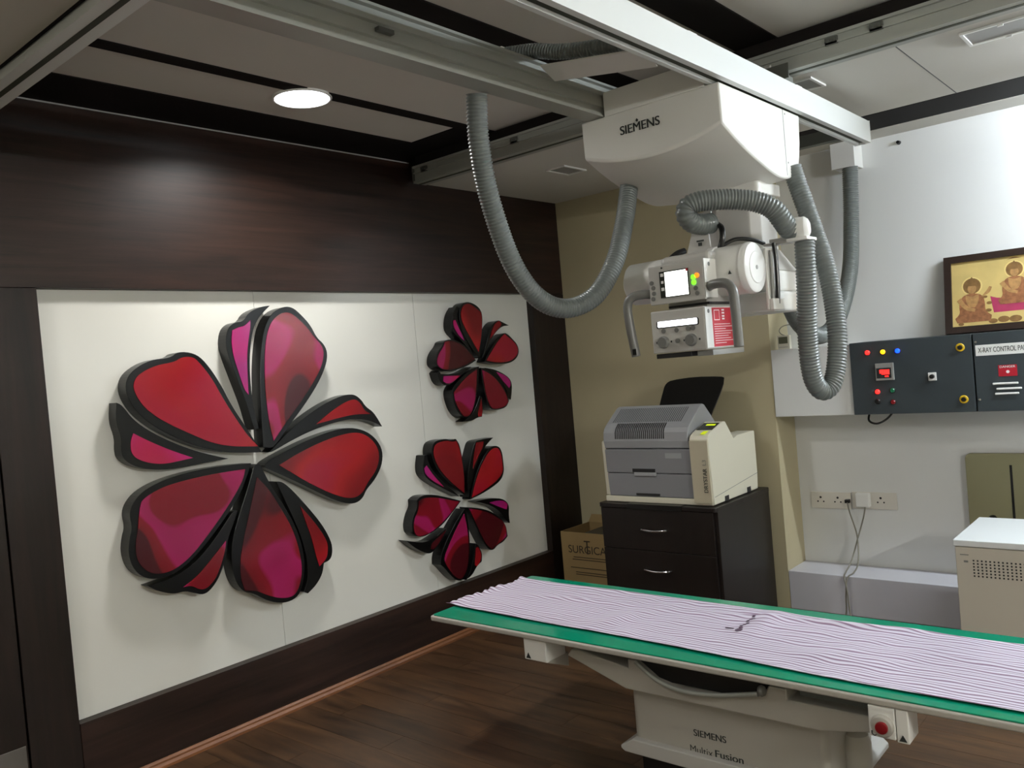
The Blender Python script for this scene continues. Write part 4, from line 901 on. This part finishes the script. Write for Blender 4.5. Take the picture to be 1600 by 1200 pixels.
MB().prism([(0.746,pz+0.036),(1.320,pz+0.036),(1.316,0.892),(0.738,0.892)], 'y', 4.224, 4.30).build('tray_front', 'printer_grey', pr, bevel=0.004, label='lower film tray')
u_ = MB().prism([(0.738,0.896),(1.316,0.896),(1.312,1.036),(0.733,1.036)], 'y', 4.222, 4.30).build('tray_front', 'printer_grey', pr, bevel=0.004, label='upper film tray')
MB().box(0.922, 1.076, 4.219, 4.226, 0.901, 0.922).build('grip_recess', 'slot_dark', u_); MB().box(0.934, 1.082, 4.213, 4.226, 0.879, 0.901).build('grip', 'printer_grey_light', u_, bevel=0.003)
MB().box(1.150, 1.256, 4.2206, 4.2222, 0.984, 1.014).build('sticker', 'printer_grey_light', u_)
MB().box(0.935, 1.095, 4.220, 4.2245, 0.763, 0.776).build('slot', 'slot_dark', pr)
hp = [(4.232,1.040),(4.222,1.085),(4.226,1.135),(4.240,1.160),(4.270,1.185),(4.395,1.268),(4.425,1.278),(4.450,1.270),(4.56,1.165),(4.58,1.060)]
hd = MB().prism(hp, 'x', 0.728, 1.305).build('hood', 'printer_grey_light', pr, bevel=0.006, seg=3)
vs = MB()
for k in range(26):
    xx = 0.815+k*0.0132
    vs.add([(xx,4.2205,1.098),(xx+0.006,4.2205,1.098),(xx+0.006,4.2245,1.138),(xx,4.2245,1.138),(xx,4.224,1.098),(xx+0.006,4.224,1.098),(xx+0.006,4.228,1.138),(xx,4.228,1.138)],[(0,1,2,3),(4,7,6,5),(0,4,5,1),(1,5,6,2),(2,6,7,3),(3,7,4,0)])
    vs.add([(xx,4.2245,1.138),(xx+0.006,4.2245,1.138),(xx+0.006,4.2385,1.162),(xx,4.2385,1.162),(xx,4.228,1.136),(xx+0.006,4.228,1.136),(xx+0.006,4.242,1.160),(xx,4.242,1.160)],[(0,1,2,3),(4,7,6,5),(0,4,5,1),(1,5,6,2),(2,6,7,3),(3,7,4,0)])
    vs.add([(xx,4.2385,1.162),(xx+0.006,4.2385,1.162),(xx+0.006,4.2685,1.187),(xx,4.2685,1.187),(xx,4.243,1.158),(xx+0.006,4.243,1.158),(xx+0.006,4.273,1.183),(xx,4.273,1.183)],[(0,1,2,3),(4,7,6,5),(0,4,5,1),(1,5,6,2),(2,6,7,3),(3,7,4,0)])
vs.build('vent_slots', 'slot_dark', hd, kind='stuff')
vs = MB(); e1 = Vector((0, 4.395-4.270, 1.268-1.185)).normalized(); nn = Vector((0, -e1.z, e1.y))
for k in range(36):
    xx = 0.770+k*0.0132
    a = Vector((0,4.270,1.185))+e1*0.012; b = Vector((0,4.270,1.185))+e1*0.142
    A = [a+nn*0.0015, b+nn*0.0015, b-nn*0.003, a-nn*0.003]
    vs.add([(xx,p.y,p.z) for p in A]+[(xx+0.004,p.y,p.z) for p in A], [(0,1,2,3),(7,6,5,4),(0,4,5,1),(1,5,6,2),(2,6,7,3),(3,7,4,0)])
vs.build('vent_ribs', 'slot_mid', hd, kind='stuff')
tr = [(0.935,0.0),(1.300,0.0),(1.305,0.06),(1.318,0.25),(1.305,0.315),(1.28,0.325),(1.10,0.335),(0.94,0.318),(0.91,0.295),(0.905,0.25)]
tr = chaikin(tr, 1)
e1 = Vector((0, 0.22, 0.235)).normalized(); nn = Vector((0, -e1.z, e1.y))
def TP(a, b, d): p = Vector((a, 4.515, 1.175))+e1*b+nn*d; return tuple(p)
n_ = len(tr)
MB().add([TP(a,b,0.0) for a,b in tr]+[TP(a,b,0.008) for a,b in tr], [tuple(range(n_)), tuple(range(2*n_-1,n_-1,-1))]+[(i,i+n_,(i+1)%n_+n_,(i+1)%n_) for i in range(n_)]).build('output_tray', 'black', pr, bevel=0.002)

# cardboard box
cb = Thing('cardboard_box', 'open cardboard box lettered SURGICAL beside the dark drawer cabinet', 'box', (0.33, 4.68, FZ))
bx0, bx1, by0, by1, bz = 0.105, 0.565, 4.52, 4.86, 0.432
w = 0.006
fr_ = MB().box(bx0,bx1,by0,by0+w,FZ,bz).build('side_panel','cardboard',cb); MB().box(bx0,bx1,by1-w,by1,FZ,bz).build('side_panel','cardboard',cb)
MB().box(bx0,bx0+w,by0+w,by1-w,FZ,bz).build('side_panel','cardboard',cb); MB().box(bx1-w,bx1,by0+w,by1-w,FZ,bz).build('side_panel','cardboard',cb); MB().box(bx0+w,bx1-w,by0+w,by1-w,FZ,FZ+0.006).build('bottom','cardboard',cb)
MB().add([(bx0,by1-0.002,bz),(bx1,by1-0.002,bz),(bx1,by1+0.04,bz+0.045),(bx0,by1+0.04,bz+0.045),(bx0,by1-0.007,bz),(bx1,by1-0.007,bz),(bx1,by1+0.035,bz+0.048),(bx0,by1+0.035,bz+0.048)],[(0,1,2,3),(7,6,5,4),(0,4,5,1),(1,5,6,2),(2,6,7,3),(3,7,4,0)]).build('flap','cardboard',cb)
text('SURGICAL', 'lettering', (0.335, by0, 0.318), 0.345, 0.052, '-y', 'cardboard_ink', fr_, bold=0.004)
MB().box(0.315,0.325,by0-0.001,by0,0.290,0.375).box(0.295,0.345,by0-0.001,by0,0.372,0.380).build('print_mark','cardboard_ink',fr_)
for z_, x0_, x1_ in ((0.262,0.20,0.50),(0.246,0.19,0.51),(0.19,0.17,0.50),(0.16,0.21,0.50),(0.145,0.21,0.47)): MB().box(x0_,x1_,by0-0.001,by0,z_,z_+0.005).build('print_line','cardboard_ink',fr_)
t = Thing('film_cassette', 'black film cassette lying on top inside the cardboard box', 'cassette', (0.4, 4.68, 0.40))
MB().box(0.26, 0.552, 4.535, 4.80, 0.404, 0.420).build('case','black',t,bevel=0.003); MB().box(0.255,0.552,4.5335,4.5365,0.407,0.417).build('edge','chrome',t)
MB().box(0.255, 0.2575, 4.535, 4.70, 0.407, 0.417).build('edge', 'chrome', t)
MB().box(0.27,0.54,4.55,4.79,FZ+0.006,0.4035).build('stack','black',t)

# ------------------------------------------------------------------ examination table
TX0, TX1, TY_0, TY_1, TZ = 0.962, 3.362, 2.466, 3.166, 0.550
xt = Thing('x_ray_table', 'x-ray examination table with green mat and grey pedestal', 'table', (2.2, 2.8, FZ))
top = MB().prism(rrect(TX0, TX1, TY_0, TY_1, 0.012), 'z', 0.523, 0.545).build('tabletop', 'table_grey', xt, bevel=0.006, seg=3)
MB().prism(rrect(TX0+0.010, TX1-0.010, TY_0+0.009, TY_1-0.009, 0.012), 'z', 0.5452, TZ).build('mat', 'mat_green', top, bevel=0.0015)
MB().box(1.05, 3.30, 2.53, 3.10, 0.505, 0.523).build('underside', 'bucky_black', top)
cb_ = MB().box(1.478, 1.590, 2.478, 2.60, 0.437, 0.522).build('end_bracket', 'unit_white', xt, bevel=0.004)
MB().prism([(2.484,0.436),(2.62,0.436),(2.62,0.380)], 'x', 1.500, 1.585).build('bracket_foot', 'table_grey', cb_)
MB().prism([(1.487,0.443),(1.511,0.443),(1.499,0.466)], 'y', 2.4772, 2.4782).build('warning_mark', 'ink', cb_)
MB().prism([(1.64,0.455),(1.90,0.372),(2.62,0.372),(2.80,0.405),(2.86,0.43),(2.86,0.452),(2.52,0.452),(2.52,0.487),(2.46,0.487),(2.44,0.455),(2.30,0.425),(2.14,0.415),(2.04,0.435),(1.96,0.487),(1.918,0.487),(1.918,0.452),(1.70,0.486),(1.66,0.482)], 'y', 2.545, 3.06).build('undercarriage', 'table_grey', xt, bevel=0.005)
MB().box(2.54, 2.82, 2.60, 3.02, 0.44, 0.50).build('carriage_box', 'handle_grey', xt)
bt = MB().box(1.96, 2.46, 2.56, 3.02, 0.425, 0.500).build('cassette_tray', 'bucky_black', xt)
MB().tube([(1.960,2.535,0.487),(2.00,2.533,0.460),(2.060,2.530,0.432),(2.150,2.528,0.417),(2.270,2.528,0.426),(2.370,2.528,0.446),(2.430,2.528,0.460)], 0.0085, 12, 0.012).build('tray_bar', 'alu', bt, smooth=True)
MB().lathe((2.43,2.53,0.470),(2.455,2.53,0.474),[(0,0.006),(0.15,0.015),(0.5,0.019),(0.85,0.015),(1,0.006)],18).build('tray_knob','handle_grey',bt,smooth=True)
pd = MB().prism(rrect(1.885, 2.62, 2.595, 3.02, 0.03), 'z', 0.155, 0.372).build('pedestal', 'table_grey', xt, smooth=True)
MB().prism([(1.895,0.174),(2.61,0.174),(2.640,0.160),(2.66,0.142),(2.66,0.125),(2.645,0.120),(1.86,0.120),(1.842,0.130),(1.842,0.142)], 'y', 2.565, 3.05).build('skirt', 'unit_grey', pd, bevel=0.004)
MB().box(1.90, 2.61, 2.62, 3.0, FZ, 0.12).build('plinth', 'bucky_black', pd)
MB().lathe((2.645,2.78,0.15),(2.645,2.78,0.290),[(0,0.046),(0.75,0.046),(0.93,0.038),(1,0.02)],24).build('foot_switch_post','table_grey',xt,smooth=True)
MB().lathe((2.645,2.78,FZ),(2.645,2.78,0.15),[(0,0.06),(0.1,0.06),(0.12,0.03),(1,0.03)],24).build('post_base','bucky_black',xt,smooth=True)
text('SIEMENS', 'lettering', (2.203, 2.595, 0.244), 0.124, 0.024, '-y', 'ink', pd, bold=0.02)
text('Multix', 'lettering', (2.166, 2.595, 0.183), 0.088, 0.026, '-y', 'ink', pd)
text('Fusion', 'lettering', (2.272, 2.595, 0.186), 0.104, 0.026, '-y', 'ink', pd, bold=0.02)
es = MB().box(2.798, 2.872, 2.468, 2.56, 0.430, 0.522).build('stop_switch_box', 'unit_white', xt, bevel=0.003)
MB().box(2.874, 2.908, 2.470, 2.56, 0.425, 0.522).build('side_cover', 'unit_white', es, bevel=0.003)
MB().lathe((2.838,2.4682,0.468),(2.838,2.452,0.468),[(0,0.032),(0.6,0.032),(0.9,0.028),(1.0,0.022)],28).build('ring','table_grey',es,smooth=True)
MB().lathe((2.840,2.455,0.468),(2.840,2.443,0.468),[(0,0.017),(0.5,0.018),(0.9,0.017),(1,0.012)],24).build('stop_button','red_lens',es,smooth=True)
MB().prism([(2.880,0.431),(2.902,0.431),(2.891,0.450)], 'y', 2.4685, 2.4702).build('warning_mark','ink',es)
MB().tube([(2.812,2.467,0.452),(2.806,2.467,0.446),(2.806,2.467,0.438),(2.813,2.467,0.434),(2.820,2.467,0.438)],0.0018,6).build('print_mark','ink',es)

# striped sheet on the table
def cloth_h(x, y):
    v = (y-2.53)/0.55; h = 0.0
    h += 0.0035*(0.5+0.5*math.sin(58*v+2.2*math.sin(2.1*x)+1.3*math.sin(5.3*x+1)))*(0.35+0.65*(0.5+0.5*math.sin(1.7*x+5*v)))
    h += 0.0028*(0.5+0.5*math.sin(31*v+1.6*math.sin(3.3*x+.7)+4*x))*(0.5+0.5*math.sin(2.9*x+1.0))
    for cx, cy, ax, ay, amp in ((1.75,2.75,0.06,0.10,0.012),(2.28,2.93,0.05,0.14,0.013),(2.62,2.70,0.16,0.05,0.012),(1.45,2.9,0.25,0.02,0.008),(2.95,2.85,0.3,0.03,0.007),(1.2,2.7,0.1,0.06,0.007),(2.5,3.02,0.5,0.018,0.012)):
        h += amp*math.exp(-((x-cx)/ax)**2-((y-cy-0.15*(x-cx))/ay)**2)
    e = min(1.0, (3.35-x)/0.05)
    left = math.exp(-((x-0.955)/0.035)**2)
    near = 2.598-0.078*(x-0.93)/2.4
    h += 0.005*math.exp(-((y-near)/0.016)**2)+0.004*math.exp(-((y-near-0.482-0.068*(x-0.93)/2.4)/0.02)**2)
    h += left*0.010*(0.6+0.4*math.sin(70*v+1))
    return TZ+0.0015+h
NX, NYc = 300, 110
me = bpy.data.meshes.new('bed_sheet'); vv = []; ff = []; uvs = []
for j in range(NYc+1):
    v = j/NYc
    for i in range(NX+1):
        u = i/NX
        y = 2.598-0.078*u+(0.482+0.068*u)*v+0.006*math.sin(2.4*u*2.4+0.6)*(1 if v > 0.5 else 0.5)*abs(2*v-1)+0.006*math.sin(11*u+3)*abs(2*v-1)
        x = 0.925+0.055*v+u*2.41-0.055*v*u+0.010*math.sin(17*v+0.5)*(1-u)**6
        vv.append((x, y, cloth_h(x, y))); uvs.append((x, y+0.078*u+0.006*math.sin(3.1*x+4*v)+0.004*math.sin(9*x+11*v)+0.0035*math.sin(23*x-9*v+2*math.sin(7*x))+0.0022*math.sin(41*x+31*v)))
for j in range(NYc):
    for i in range(NX):
        a = j*(NX+1)+i; ff.append((a, a+1, a+NX+2, a+NX+1))
me.from_pydata(vv, [], ff); ul = me.uv_layers.new(name='cloth')
for lp in me.loops: ul.data[lp.index].uv = uvs[lp.vertex_index]
for p in me.polygons: p.use_smooth = True
me.materials.append(MATS['striped_cloth'])
bs = bpy.data.objects.new('bed_sheet', me); COL.objects.link(bs)
tag(bs, 'pink and white striped sheet spread over the green table mat', 'sheet')
md = bs.modifiers.new('thick', 'SOLIDIFY'); md.thickness = 0.0012; md.offset = 1
OFF['bed_sheet'] = Vector((0,0,0))
def print_patch(pts, nm='print_mark'):
    n = len(pts); MB().add([(a, b, cloth_h(a, b)+0.0020) for a, b in pts]+[(a, b, cloth_h(a, b)+0.0032) for a, b in pts], [tuple(range(n)), tuple(range(2*n-1,n-1,-1))]+[(i,i+n,(i+1)%n+n,(i+1)%n) for i in range(n)]).build(nm, 'cloth_print', bs)
print_patch(ell(2.195, 2.822, 0.018, 0.010, 10)); print_patch(ell(2.238, 2.808, 0.014, 0.016, 10)); print_patch(ell(2.232, 2.838, 0.009, 0.006, 10))
for k in range(7):
    yy = 2.852+k*0.018; q_ = 0.004*(k % 3); print_patch([(2.220+q_,yy),(2.231+q_,yy),(2.231+q_,yy+0.010),(2.220+q_,yy+0.010)])
